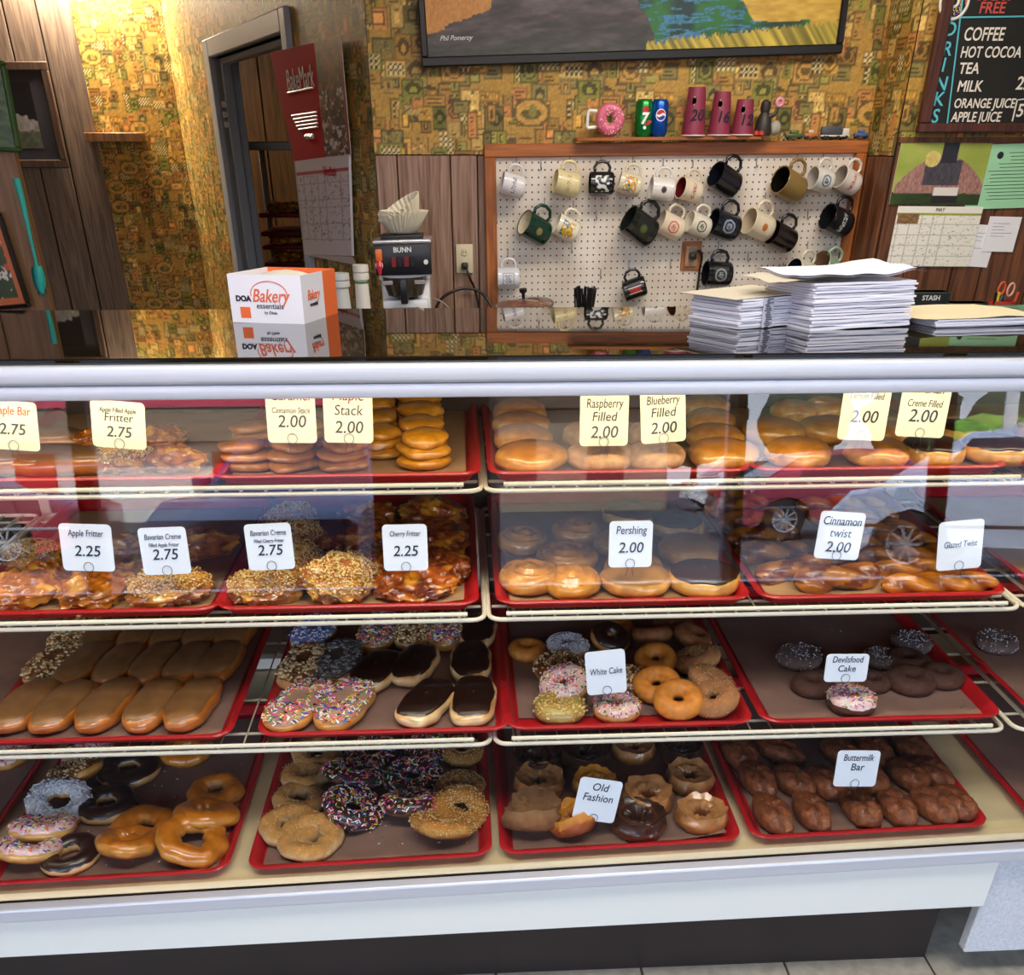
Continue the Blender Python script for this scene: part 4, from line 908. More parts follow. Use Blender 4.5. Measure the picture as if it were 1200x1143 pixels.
PASTRY = {
 'D0': [[('ringspr', 4, 1013, 76), ('chocring', 75, 1012, 72), ('glazed', 146, 1008, 74), ('glazed', 221, 1005, 82)],
        [('ringspr', 32, 977, 74), ('glazed', 168, 971, 80), ('glazed', 243, 965, 74)],
        [('cocospr', 56, 944, 72), ('chocring', 124, 941, 70), ('glazed', 254, 930, 62)],
        [('nutring', 74, 910, 68), ('chocring', 150, 900, 74)], [('ringspr', 97, 884, 62), ('glazed', 219, 880, 60)]],
 'D9': [[('ringspr', 8, 886, 56)], [('nutring', -40, 900, 56)]],
 'D1': [[('sugar', 361, 994, 78, 0, .1), ('crumb', 519, 987, 80)], [('sugar', 340, 965, 72, 1, .12), ('darkspr', 412, 952, 72), ('darkspr', 482, 950, 72), ('crumb', 546, 955, 64)],
        [('sugar', 350, 935, 62, 2, .12), ('darkspr', 415, 913, 72), ('darkspr', 484, 911, 70), ('crumb', 543, 926, 60)],
        [('sugar', 357, 908, 60, 3, .12), ('darkspr', 437, 882, 64)], [('sugar', 371, 882, 62, 1, .1), ('darkspr', 502, 878, 54), ('crumb', 556, 882, 52)]],
 'D2': [[('oldcin', 622, 982, 70, 0, -.5), ('oldorange', 680, 980, 66, 1, -.5), ('oldchoc', 750, 975, 68), ('oldglaze', 821, 958, 62)],
        [('oldcin', 628, 948, 66), ('oldorange', 674, 957, 50), ('oldglaze', 759, 936, 62)],
        [('oldglaze', 632, 916, 60), ('oldorange', 696, 918, 54), ('oldglaze', 808, 915, 58)],
        [('oldchoc', 627, 889, 60), ('oldchoc', 685, 886, 60), ('oldglaze', 743, 880, 52), ('oldchoc', 800, 882, 52)]],
 'D3': [[('butterbar', 906, 953, 48, 1.75), ('butterbar', 951, 951, 46, 1.68), ('butterbar', 1008, 949, 46, 1.75), ('butterbar', 1050, 949, 44, 1.7), ('butterbar', 1092, 948, 46, 1.9), ('butterbar', 1131, 945, 44, 1.85)],
        [('butterbar', 888, 912, 46, 1.7), ('butterbar', 930, 915, 44, 1.9), ('butterbar', 966, 918, 44, 1.95), ('butterbar', 1018, 914, 42, 1.8), ('butterbar', 1063, 912, 44, 1.9), ('butterbar', 1101, 910, 42, 1.9)],
        [('butterbar', 865, 882, 44, 1.7), ('butterbar', 914, 880, 44, 2.2), ('butterbar', 985, 884, 42, 1.9), ('butterbar', 1024, 884, 42, 1.8), ('butterbar', 1068, 883, 42, 1.8)]],
 'C0': [[('maplebar', 28, 827, 60, 1.57), ('maplebar', 76, 828, 58, 1.57), ('maplebar', 127, 826, 58, 1.57), ('maplebar', 180, 826, 57, 1.6), ('maplebar', 227, 825, 57, 1.57)],
        [('nutbar', 50, 779, 52, 1.5), ('maplebar', 100, 778, 54, 1.5), ('maplebar', 141, 779, 50, 1.57), ('maplebar', 183, 778, 50, 1.57), ('maplebar', 222, 778, 50, 1.57), ('maplebar', 258, 777, 50, 1.57)],
        [('nutbar', 79, 747, 46, 1.5), ('maplebar', 121, 746, 48, 1.57), ('maplebar', 165, 745, 46, 1.57), ('maplebar', 203, 744, 46, 1.57), ('maplebar', 240, 743, 46, 1.57), ('maplebar', 277, 742, 46, 1.57)]],
 'C1': [[('sprbar', 350, 828, 60, 1.35), ('sprbar', 405, 826, 60, 1.45), ('chocbar', 500, 824, 58, 1.3), ('chocbar', 555, 822, 58, 1.62)],
        [('nutbar', 347, 782, 54, 1.5), ('ashbar', 397, 778, 54, 1.6), ('chocbar', 441, 788, 54, 1.4), ('chocbar', 487, 780, 52, 1.45), ('chocbar', 552, 777, 52, 1.7)],
        [('bluebar', 364, 744, 50, 1.6), ('sprbar', 445, 741, 48, 1.6), ('nutbar', 485, 740, 46, 1.6), ('sprbar', 524, 740, 46, 1.6), ('chocbar', 563, 741, 46, 1.6)]],
 'C2': [[('cakegold', 657, 835, 62), ('cakespr', 724, 832, 58), ('cakeplain', 797, 833, 60), ('cakecin', 841, 832, 60)],
        [('cakespr', 663, 809, 60), ('cakenut', 737, 797, 54), ('cakeplain', 770, 808, 56), ('cakecin', 829, 806, 58)],
        [('cakenut', 655, 784, 60), ('cakeplain', 768, 778, 50), ('cakecin', 822, 780, 56)],
        [('cakeplain', 618, 760, 46), ('cakecoco', 665, 757, 50), ('cakechoc', 713, 753, 48), ('cakebrown', 764, 751, 48), ('cakebrown', 814, 753, 48)],
        [('cakeplain', 722, 736, 46), ('cakebrown', 789, 735, 52)]],
 'C3': [[('devilspr', 1001, 826, 58)], [('devil', 953, 801, 52), ('devil', 1022, 797, 44), ('devil', 1067, 797, 58), ('devil', 1113, 791, 52)],
        [('devilpow', 937, 770, 52), ('devil', 993, 779, 46), ('devilpow', 1032, 770, 42), ('devil', 1062, 773, 50), ('devilpow', 1078, 752, 46)]],
 'C4': [[('devilpow', 1168, 752, 48)]],
 'A4': [[('round', 1240, 527, 80)], [('round', 1225, 505, 70)]],
 'B0': [[('apple', 24, 697, 96, .3), ('apple', 112, 695, 96, 1.2), ('crumbfr', 197, 697, 96, .1)], [('apple', 62, 673, 70, 2), ('apple', 150, 672, 60, 1)],
        [('crumbfr', 18, 655, 70, 0), ('apple', 90, 650, 70, .5), ('apple', 155, 645, 64, 2), ('apple', 235, 642, 80, .5)]],
 'B1': [[('crumbfr', 312, 694, 86, .2), ('crumbfr', 396, 694, 96, 1), ('cherry', 489, 692, 98, .4)], [('crumbfr', 350, 666, 66, .6), ('cherry', 424, 668, 74, 1.7), ('cherry', 530, 666, 70, 2.2)],
        [('crumbfr', 350, 638, 60, .7), ('cherry', 385, 643, 50, 2), ('cherry', 430, 634, 70, .5), ('cherry', 520, 638, 84, 1.2)], [('crumbfr', 340, 612, 66, 1), ('cherry', 432, 606, 64, .2), ('cherry', 520, 605, 92, 2)]],
 'B2': [[('pershing', 620, 678, 76), ('pershing', 671, 688, 70), ('roundmaple', 746, 686, 84, 0), ('roundchoc', 831, 686, 86)],
        [('pershing', 664, 656, 74), ('roundmaple', 741, 668, 74), ('roundmaple', 809, 647, 76)],
        [('pershing', 612, 636, 60), ('pershing', 677, 626, 60), ('roundmaple', 728, 640, 66)], [('roundchoc', 741, 605, 74), ('roundchoc', 799, 618, 66)]],
 'B3': [[('cintwist', 982, 679, 108, .05), ('cintwist', 925, 668, 90, .2), ('ginger', 1122, 683, 140, 0)],
        [('cintwist', 905, 648, 90, -.1), ('cintwist', 960, 655, 70, .1), ('ginger', 1092, 665, 130, .03)],
        [('cintwist', 893, 629, 90, .1), ('ginger', 1064, 650, 125, 0)], [('cintwist', 880, 610, 86, .15), ('ginger', 1040, 634, 120, .05)],
        [('cintwist', 862, 594, 80, .1), ('ginger', 1018, 619, 116, 0)], [('cintwist', 850, 580, 76, .2), ('ginger', 1000, 604, 110, 0), ('ginger', 985, 590, 106, 0)]],
 'A0': [[('maplebar', 20, 541, 70, .2), ('maplebar', 92, 541, 64, .1), ('crumbfr', 150, 540, 70, .4), ('apple', 208, 540, 66, .1)], [('maplebar', 30, 518, 60, .1), ('apple', 120, 516, 60, .3), ('apple', 190, 515, 60, 1)]],
 'A1': [[('cinstack', 292, 537, 64), ('cinstack', 345, 537, 66), ('cinstack', 403, 537, 62), ('stack', 497, 536, 64, .2)], [('cinstack', 300, 514, 58), ('cinstack', 352, 513, 58), ('stack', 446, 524, 54, .1), ('stack', 495, 518, 60, .3)],
        [('stack', 444, 504, 52), ('stack', 493, 501, 58, .1)], [('stack', 441, 487, 50), ('stack', 491, 485, 56, .1)]],
 'A2': [[('round', 623, 537, 86), ('roundsug', 706, 538, 84), ('roundsug', 768, 537, 72), ('round', 850, 537, 86)], [('round', 613, 516, 70), ('roundsug', 690, 512, 64), ('roundsug', 764, 512, 62), ('round', 838, 515, 68)],
        [('round', 611, 500, 68), ('round', 832, 496, 62)], [('round', 609, 485, 66), ('round', 826, 479, 58)]],
 'A3': [[('round', 940, 537, 84), ('round', 1028, 533, 76), ('roundchoc', 1092, 531, 74), ('roundchoc', 1166, 529, 82)], [('round', 905, 508, 74), ('round', 974, 506, 76), ('round', 1047, 512, 60), ('roundchoc', 1128, 509, 60)],
        [('round', 930, 484, 54), ('round', 968, 481, 54)]],
}
GRP = {}
pr_ = random.Random(11)
for key, rows in PASTRY.items():
    cx, yf, z0, row, tlt = TRAYS[key]
    for ri, items in enumerate(rows):
        items = sorted(items, key=lambda q: q[1]); cnt = {}
        for it in items: cnt[it[0]] = cnt.get(it[0], 0)+1
        seen = {}
        for it in items:
            k, x, y, w = it[:4]; rot = it[4] if len(it) > 4 else pr_.random()*6.28; tilt = it[5] if len(it) > 5 else 0
            pk = (k, pr_.randrange(3))
            if pk not in GRP: GRP[pk] = KIND[k](hash_kind(k)*3+pk[1]); o = GRP[pk]
            else: o = copy_tree(GRP[pk])
            nxt = rows[ri+1] if ri+1 < len(rows) else []
            lean = not tilt and k[:5] in ('sugar', 'crumb', 'glaze', 'darks', 'cakep', 'cakec', 'cakes', 'cakeb', 'cocos', 'nutri', 'rings') and any(abs(q[1]-x) < 30 and y-q[2] < .56*w for q in nxt)
            if lean: tilt = .36
            P = atz(x, y, z0+.017+(TL*0 if row != 4 else 0)); sc = w*mpp(P)/GRP[pk]['_w'] if not k.endswith('bar') else w*mpp(P)/.056
            if k == 'butterbar': sc = w*mpp(P)/.058
            # stay inside the tray
            ex = (w*mpp(P))/2*.9; px_ = min(max(P.x, cx-TW/2+.012+ex), cx+TW/2-.012-ex) if row != 1 else P.x
            ry = .048*sc if k.endswith('bar') and rot > 1 else (.045*sc if not k in ('ginger', 'cintwist') else .02*sc)
            py_ = max(P.y, yf+.018+min(ry*1.0, .062 if not k.endswith('bar') else .075) if k != 'butterbar' else yf+.062)
            zz = z0+(TL*(px_-cx) if row == 4 else 0)+(.017 if lean else abs(tilt)*.03)
            o.location = (px_, py_, zz); o.rotation_euler = (tilt, 0, rot-(.16 if key == 'C0' or key == 'C1' else 0)); o.scale = (sc*(.78 if row == 3 else .78 if row == 4 else 1) if k.endswith('bar') else sc, sc*(.93 if k.endswith('bar') else 1), min(sc, 1.15) if k[:5] != 'stack' else sc)
            seen[k] = seen.get(k, 0)+1
            lab = DESC[k]+', '+(OR[seen[k]-1]+' such from left, ' if cnt[k] > 1 else '')+RW[ri]+' row, '+TN[key]
            o['label'] = lab; o['category'] = catof(k); o['group'] = DESC[k]+'s in the case'
for o in bpy.data.objects:
    if '_w' in o: del o['_w']

# ---- price signs
m_card = mat('sign_card_white', 'e9eef6', .5); m_cardy = mat('sign_card_cream', 'e9e0b8', .5); m_clip = mat('sign_wire', '6b6b70', .3, metal=.9)
m_ink_r = mat('red_ink', 'b8402c', .6)
def sign(px, py, wpx, hpx, Y, lines, roll=0, cream=False, price=None, ink=None, ts=1.0, topcut=False):
    P = aty(px, py, Y); k = mpp(P); w, h = wpx*k*1.02, hpx*k*1.06; r = .007
    s = mk('price_sign', None, loc=P, rot=(radians(-12), roll, 0), cat='sign', group='handwritten price signs')
    s['label'] = ('cream' if cream else 'white')+' price sign handwritten '+' '.join(lines)+(' '+price if price else '')
    m = MB(); pts = []
    for cx, cz, a0 in ((w/2-r, h/2-r, 0), (-w/2+r, h/2-r, pi/2), (-w/2+r, -h/2+r, pi), (w/2-r, -h/2+r, 1.5*pi)):
        pts += [(cx+r*cos(a0+i*pi/8), cz+r*sin(a0+i*pi/8)) for i in range(5)]
    n = len(pts); m.add([(x, -.0008, z) for x, z in pts]+[(x, .0008, z) for x, z in pts], [tuple(range(n)), tuple(range(n, 2*n))[::-1]]+[(i, i+n, (i+1) % n+n, (i+1) % n) for i in range(n)])
    m.obj('card', m_cardy if cream else m_card, s, smooth=False)
    nl = len(lines)+(1 if price else 0); z = h*(.30 if nl > 1 else .02)
    for i, ln in enumerate(lines):
        sz = min(h*.25*ts, w*.93/(.40*len(ln))); fx = min(.95, w*.93/(.56*sz*len(ln)))
        text(ln, sz, (0, -.0012, z), ink or m_ink, s, sx=fx, bold=0); z -= sz*.95+.001
    if price: text(price, min(h*.32, w*.34), (0, -.0012, min(z-.004, -h*.08)), m_ink, s, bold=.00015)
    c = [(.008*cos(a), -.0024, -h/2+.007+.008*sin(a)) for a in [k*pi/10 for k in range(-4, 15)]]
    MB().tube([(-.007, .002, -h/2-.016)]+[(p[0], p[1], p[2]) for p in c[::-1]]+[(.007, .002, -h/2-.016)], .0005, 5).obj('wire_clip', m_clip, s)
Y1, Y2, Y3, Y4 = [ROWS[i][1] for i in (1, 2, 3, 4)]
sign(14, 499, 58, 52, Y1+.005, ['Maple Bar'], .08, True, '2.75', m_ink_r)
sign(139, 498, 60, 50, Y1+.005, ['Apple Filled Apple', 'Fritter'], .09, True, '2.75')
sign(341, 485, 56, 62, Y1+.03, ['Caramel', 'Cinnamon Stack'], .02, True, '2.00')
sign(408, 485, 56, 62, Y1+.03, ['Maple', 'Stack'], .03, True, '2.00')
sign(708, 492, 56, 56, Y1+.03, ['Raspberry', 'Filled'], .0, True, '2.00')
sign(777, 488, 52, 56, Y1+.03, ['Blueberry', 'Filled'], -.07, True, '2.00')
sign(1013, 484, 56, 58, Y1+.03, ['Lemon Filled'], .05, True, '2.00')
sign(1083, 477, 58, 64, Y1+.03, ['Bavarian', 'Creme Filled'], .06, True, '2.00')
sign(102, 642, 58, 52, Y2+.02, ['Apple Fritter'], .05, False, '2.25')
sign(193, 646, 54, 52, Y2+.02, ['Bavarian Creme', 'Filled Apple Fritter'], -.02, False, '2.75')
sign(316, 641, 53, 51, Y2+.02, ['Bavarian Creme', 'Filled Cherry Fritter'], -.03, False, '2.75')
sign(475, 642, 51, 51, Y2+.03, ['Cherry Fritter'], .0, False, '2.25')
sign(739, 638, 50, 51, Y2+.03, ['Pershing'], .0, False, '2.00')
sign(984, 628, 53, 52, Y2+.03, ['Cinnamon', 'twist'], .08, False, '2.00')
sign(1125, 639, 52, 54, Y2+.03, ['Glazed Twist'], -.08, False)
sign(710, 788, 46, 50, Y3+.04, ['White Cake'], -.09, False)
sign(992, 783, 50, 32, Y3+.04, ['Devilsfood', 'Cake'], .02, False, ts=1.3)
sign(700, 938, 50, 51, Y4+.05, ['Old', 'Fashion'], .2, False)
sign(1004, 901, 50, 43, Y4+.05, ['Buttermilk', 'Bar'], .04, False, ts=1.1)
# loose topping bits on the liners
for key, n, mats in (('D0', 60, SPR_COCO), ('D1', 70, SPR), ('C3', 40, SPR_NUT), ('C1', 20, SPR)):
    cx, yf, z0, row, tl = TRAYS[key]; m = MB()
    for i in range(n):
        x = pr_.gauss(cx+.03, .1); y = yf+.05+pr_.random()**1.2*.35; x = min(max(x, cx-.18), cx+.18)
        z = z0+(TL*(x-cx) if row == 4 else 0)+.0026; a = pr_.random()*3; l = pr_.uniform(.001, .003)
        m.box((-l, -.0007, 0), (l, .0007, .0013), pr_.randrange(len(mats)), Matrix.Translation((x, y, z)) @ Matrix.Rotation(a, 4, 'Z'))
    o = m.obj('loose_crumbs', mats, kind='stuff', smooth=False); o['label'] = 'loose topping crumbs scattered on the paper of the '+TN[key]; o['category'] = 'crumbs'
# ================================================================== PEGBOARD, MUGS AND LEDGE
YP = 4.18
p0 = aty(567, 169, YP); p1 = aty(1018, 164, YP)
bw = p1.x-p0.x; bt = (p0.z+p1.z)/2; bz = .74; bx = (p0.x+p1.x)/2
rollp = -atan2(p1.z-p0.z, bw)
peg = mk('pegboard', None, loc=(bx, YP, bt), rot=(0, rollp, 0), label='white pegboard in a brown wood frame hung with mugs on the back wall', cat='pegboard')
fw = .045
MB().box((-bw/2+.02, .006, bz-bt), (bw/2-.02, .012, -.02)).obj('board', pegmat(), peg, smooth=False)
rbox((-bw/2, -.012, -fw), (bw/2, .012, 0), .003, 1).obj('frame_rail', w_trim, peg, smooth=False)
for sx in (-1, 1): rbox((min(sx*bw/2, sx*(bw/2-fw)), -.012, bz-bt), (max(sx*bw/2, sx*(bw/2-fw)), .012, -fw), .003, 1).obj('frame_stile', w_trimv, peg, smooth=False)
m_hook = mat('steel_hook', '8a8680', .35, metal=.8)
hk = MB().tube([(0, .006, .0), (0, -.004, -.002), (0, -.006, -.03), (0, -.018, -.036), (0, -.03, -.026)], .0018, 6).data('hook', m_hook)
def hook(P): 
    o = mk('hook', hk, peg); bpy.context.view_layer.update(); o.location = peg.matrix_world.inverted() @ P; return o
MUG_BODY = {}
def mug(px, py, wpx, color, inner=None, roll=.3, face=.35, deco=None, dc=None, label='', flare=1.0, hh=1.0, dark=False):
    Y = YP-.055; P = aty(px, py, Y); k = mpp(P); sc = wpx*k/.098; face *= .7
    s = mk('mug', None, loc=P, cat='mug', group='mugs hung on the pegboard', label=label)
    mb = mat('mug_'+color, color, .2, coat=.4); mi = mat('mug_'+(inner or color), inner or color, .2, coat=.4)
    r = .041; h = .092*hh
    prof = [(0, 0), (r*.86, 0), (r*.97, .005), (r, .012), (r*(1+(flare-1)*.5), h*.6), (r*flare, h), (r*flare-.0018, h+.0012), (r*flare-.004, h-.001)]
    body = MB().lathe(prof, 32).obj('body', mb, s)
    prof2 = [(r*flare-.004, h-.001), (r-.004, .012), (r*.8, .006), (0, .006)]
    MB().lathe(prof2, 32).obj('inside', mi, s)
    hp = [(r*.97, 0, h*.20), (r+.012, 0, h*.16), (r+.029, 0, h*.28), (r+.034, 0, h*.5), (r+.029, 0, h*.72), (r+.012, 0, h*.85), (r*.98, 0, h*.8)]
    pts = []
    for i in range(len(hp)-1):
        a = Vector(hp[i]); b = Vector(hp[i+1]); pts += [a.lerp(b, q) for q in (0, .5)]
    pts.append(Vector(hp[-1])); MB().tube(pts, .0055, 8).obj('handle', mb, s, smooth='all')
    if deco:
        c = srgb(dc) if isinstance(dc, str) else dc; sd = len(label)
        def fn(u, v):
            a = (u-.5)*1.5+pi*1.5 if True else 0; z = h*(.22+.6*v); rr = r*(1+(flare-1)*(z/h))+.0006
            return Vector((rr*cos(a), rr*sin(a), z))
        def cf(u, v):
            x, y = u-.5, v-.5; bcol = srgb(color)
            if deco == 'ring': q = sqrt(x*x*1.3+y*y); return c if (.30 < q < .40 or q < .2 and nz((x*9, y*9, sd), 1.5, sd) > -.1) else bcol
            if deco == 'band': return c if abs(x) < .16 and abs(y) < .45 and nz((x*20, y*16, 1), 1.2, sd) > -.25 else (srgb('f0ece4') if .16 < abs(x) < .21 else bcol)
            if deco == 'frame': return c if (max(abs(x), abs(y)) > .36 and max(abs(x), abs(y)) < .42) or (max(abs(x), abs(y)) < .3 and nz((x*16, y*16, 1), 1.2, sd) > .12) else bcol
            if deco == 'photo':
                q = fbm(np.array([u]), np.array([v]), 5, sd)[0]; pal = ['e8c23a', '3f7a3c', '4f7ac0', 'f0ece0', 'c8743a']; return srgb(pal[int(q*9.9) % 5])
            if deco == 'cow': return c if nz((x*4, y*4, 1), 1.1, sd) > .0 else bcol
            if deco == 'text': return c if abs(y) < .16 and nz((x*22, y*12, 1), 1.3, sd) > .05 else bcol
            if deco == 'dot': return c if x*x+y*y < .035 else bcol
            return bcol
        MB().grid(lambda u, v: (fn(u, v), tuple(cf(u, v))), 26, 22, colfn=True).obj('print', m_printg, s)
    # hanging: handle on top, opening to the left, print towards the room
    # local +X (handle) -> world up, local +Z (opening) -> world -X, local -Y (print side) -> -Y
    R0 = Matrix(((0, 0, -1), (0, 1, 0), (1, 0, 0))).transposed()
    R0 = Matrix(((0, 0, -1), (0, 1, 0), (1, 0, 0)))
    Mx = Matrix.Rotation(roll, 3, 'Y') @ Matrix.Rotation(face, 3, 'Z') @ R0
    off = Mx @ Vector((0, 0, h/2))*sc
    m4 = Mx.to_4x4(); m4 = Matrix.Translation(P-off) @ m4 @ Matrix.Scale(sc, 4); s.matrix_world = m4
    hc = m4 @ Vector((r+.031, 0, h*.5)); hook(Vector((hc.x, YP+.006, hc.z+.033)))
    return s
# roll>0 turns the opening upwards
G = 'hanging in the %s row of the pegboard'
def lab(a, row): return a+', '+('top', 'middle', 'bottom')[row]+' row of the pegboard'
mug(601, 217, 28, 'dcd8da', None, .25, .15, 'text', '5a4c78', lab('white mug with a purple print, leftmost', 0))
mug(664, 215, 30, 'dccc9c', None, .2, .2, 'text', 'b09a62', lab('plain cream mug with a faint crest', 0))
mug(705, 215, 29, '1a1a1c', None, .0, .0, 'cow', 'dcdcdc', lab('black and white patched mug', 0))
mug(738, 216, 27, 'd8ccb0', None, .25, -.1, 'photo', 'c87830', lab('cream mug with an orange bird print', 0))
mug(776, 222, 29, 'dcd6d0', None, .1, .05, 'dot', '3a3438', lab('white mug with a tiny dark figure', 0))
mug(808, 223, 28, 'dccdb4', '6a1c20', .25, .5, 'text', 'a83a3a', lab('cream mug with a dark red inside', 0))
mug(850, 211, 34, '14161f', None, .45, .5, None, None, lab('plain navy-black mug', 0))
mug(925, 217, 36, '8a7040', '16120e', .4, .6, None, None, lab('tan mug with a dark inside', 0))
mug(962, 211, 29, 'd8d4cc', 'b8b0a4', .2, .45, 'ring', '4a607e', lab('white mug with a round blue emblem', 0), hh=.95)
mug(993, 212, 30, 'e0d6ca', 'a89c8c', .4, .45, 'text', 'c04a4a', lab('white mug with red script, rightmost', 0), hh=.95)
mug(627, 268, 34, '12352a', 'd8ccb0', .5, .55, 'dot', '8a7a48', lab('dark green mug with a cream inside, leftmost', 1))
mug(664, 268, 28, 'e0d8c4', None, .45, .1, 'photo', 'c87830', lab('white mug with a bright picture print', 1))
mug(750, 266, 38, '1b1e1c', None, .55, .25, 'dot', '4a5a2c', lab('large plain black mug with small green emblem', 1))
mug(786, 265, 30, 'd8c8b0', None, .4, .2, 'ring', 'c25a48', lab('cream mug with an orange-red print', 1))
mug(818, 264, 28, 'ddd4c2', None, .35, .35, 'ring', '4a4a46', lab('cream mug with a round grey emblem', 1))
mug(849, 264, 34, '141824', None, .3, .3, 'ring', '8a94a4', lab('navy mug with a large pale emblem', 1))
mug(889, 264, 34, 'dccdb2', 'c4b294', .35, .5, 'dot', 'b86a34', lab('cream mug with an orange dot', 1))
mug(916, 278, 32, '1c1414', '3a1418', .4, .4, None, None, lab('black mug with a maroon inside', 1))
mug(981, 259, 34, '181a1c', None, .35, .45, 'text', 'c8c8c8', lab('black mug with white lettering, rightmost', 1))
mug(596, 326, 27, 'd6d4da', None, .0, .0, 'frame', '3a3850', lab('white mug with a square framed print, leftmost', 2))
mug(744, 338, 27, '17171a', None, -.32, -.1, 'band', 'b82c28', lab('black mug with a red banded label', 2))
mug(841, 321, 32, '15171c', None, .05, .15, 'ring', '8a8c90', lab('black mug with a round pale emblem', 2))
mug(940, 320, 32, 'd8ceb8', '1c2430', .3, .6, 'cow', '4a5058', lab('cream mug with a dark blue inside and floral print', 2))
mug(969, 316, 32, '9ab09a', '8a6a50', .45, .5, None, None, lab('pale green flared mug', 2), flare=1.25)
for x, y in ((634, 187), (699, 246), (887, 184), (947, 245), (877, 295), (786, 303), (704, 315), (918, 308), (582, 250), (670, 285)):
    hook(aty(x, y, YP+.006))
# outlet let into the pegboard
def outlet(px0, py0, px1, py1, Y, lab_, face, plugz, wood_=False):
    a = aty(px0, py1, Y); b = aty(px1, py0, Y); w = b.x-a.x; h = b.z-a.z
    o = mk('wall_outlet', None, loc=((a.x+b.x)/2, Y, (a.z+b.z)/2), label=lab_, cat='outlet')
    if wood_: rbox((-w/2, -.002, -h/2), (w/2, .008, h/2), .002, 1).obj('backing_plate', w_trimv, o); w *= .62; h *= .72
    rbox((-w/2, -.008, -h/2), (w/2, -.001, h/2), .003, 2).obj('cover_plate', face, o)
    for s in (-1, 1):
        q = MB().lathe([(0, .0035), (.013, .0035), (.0145, 0)], 16).obj('socket', face, o, (0, -.0085, s*h*.23), (pi/2, 0, 0))
        for dx in (-.005, .005): MB().box((dx-.0012, -.0125, s*h*.23-.004), (dx+.0012, -.0118, s*h*.23+.004)).obj('slot', m_black, o)
    rbox((-.014, -.045, plugz*h*.23-.013), (.014, -.012, plugz*h*.23+.013), .006).obj('plug', m_black, o)
    return o
m_ivory = mat('ivory_plastic', 'd6c9a8', .4)
YO = YB-.014
outlet(535, 286, 554, 320, YO, 'ivory wall outlet with a black plug, left of the pegboard', m_ivory, -1)
outlet(797, 283, 823, 317, YP+.0, 'brown-framed outlet with a black plug set in the pegboard', mat('outlet_tan', 'b09074', .5), .1, True)
def cable(name, pts, r, m, lab_, cat='cord'):
    cu = bpy.data.curves.new(name, 'CURVE'); cu.dimensions = '3D'; cu.bevel_depth = r; cu.bevel_resolution = 2; cu.resolution_u = 8
    s = cu.splines.new('BEZIER'); s.bezier_points.add(len(pts)-1)
    for b, p in zip(s.bezier_points, pts): b.co = p; b.handle_left_type = b.handle_right_type = 'AUTO'
    cu.materials.append(m); t_ = bpy.data.objects.new('tmp', cu); me = bpy.data.meshes.new_from_object(t_); bpy.data.objects.remove(t_); me.polygons.foreach_set('use_smooth', [True]*len(me.polygons)); return mk(name, me, label=lab_, cat=cat)
cable('power_cord', [aty(546, 308, YO-.03), aty(549, 322, YO-.05), aty(556, 338, YO-.03), aty(561, 362, YO-.03), Vector((aty(563, 370, YO).x, YO-.06, .68))], .005, m_black, 'black power cord hanging from the ivory outlet')
cable('power_cord', [aty(509, 366, YO-.2), aty(516, 352, YO-.15), aty(530, 342, YO-.1), aty(545, 338, YO-.08), aty(560, 341, YO-.08), aty(572, 352, YO-.1), aty(580, 370, YO-.12)], .006, m_black, 'thick black cord looping beside the coffee brewer')
cable('power_cord', [aty(508, 350, YO-.2), aty(518, 354, YO-.2), aty(526, 362, YO-.2), aty(528, 372, YO-.2)], .003, mat('grey_cable', '8f8c88', .5), 'thin grey cord beside the coffee brewer')
cable('power_cord', [aty(813, 299, YP-.04), aty(818, 294, YP-.035), aty(822, 298, YP-.02), aty(820, 316, YP-.01), aty(817, 340, YP-.01), aty(812, 375, YP-.02)], .0045, m_black, 'black cord running down from the outlet in the pegboard')

# ledge above the board with souvenirs
YLg = YP-.035
a = aty(676, 163, YLg-.03); b = aty(893, 163, YLg-.03)
led = rbox((0, -.035, -.012), (b.x-a.x, .05, 0), .002, 1).obj('wall_shelf', w_trim, loc=(a.x, YLg+.005, a.z+.004), rot=(0, rollp, 0), label='thin brown wood ledge on top of the pegboard carrying cans and cups', cat='shelf')
zl = a.z+.0045
def onl(px): P = aty(px, 160, YLg); return Vector((P.x, YLg, zl+(P.x-a.x)*math.tan(-rollp)))
# donut shaped mug
P = onl(713); k = mpp(P)
dm = mk('donut_mug', None, loc=P+Vector((0, 0, .058)), rot=(pi/2, 0, 0), label='novelty mug shaped like a pink iced donut with a white square handle', cat='mug')
Sd = S_ring(4, .034, .022, .8, .03)
MB().grid(lambda u, v: Sd(u, v), 40, 18, cu=True, cv=True).obj('donut_body', mat('donut_mug_tan', 'c98a4c', .35, coat=.3), dm, smooth='all')
icing(Sd, .07, .43, 'd0607c', off=.002, sd=4, drip=.03).obj('pink_icing', m_printg, dm); sprinkles(Sd, .1, .4, 60, [SPR[0]], (.006, .0016), 5, off=.003).obj('sprinkles', SPR[0], dm, kind='stuff')
MB().tube([(-.052, -.025, .015), (-.083, -.028, .015), (-.086, -.024, .015), (-.084, .024, .015), (-.08, .028, .015), (-.05, .026, .015)], .006, 8).obj('handle', m_white, dm)
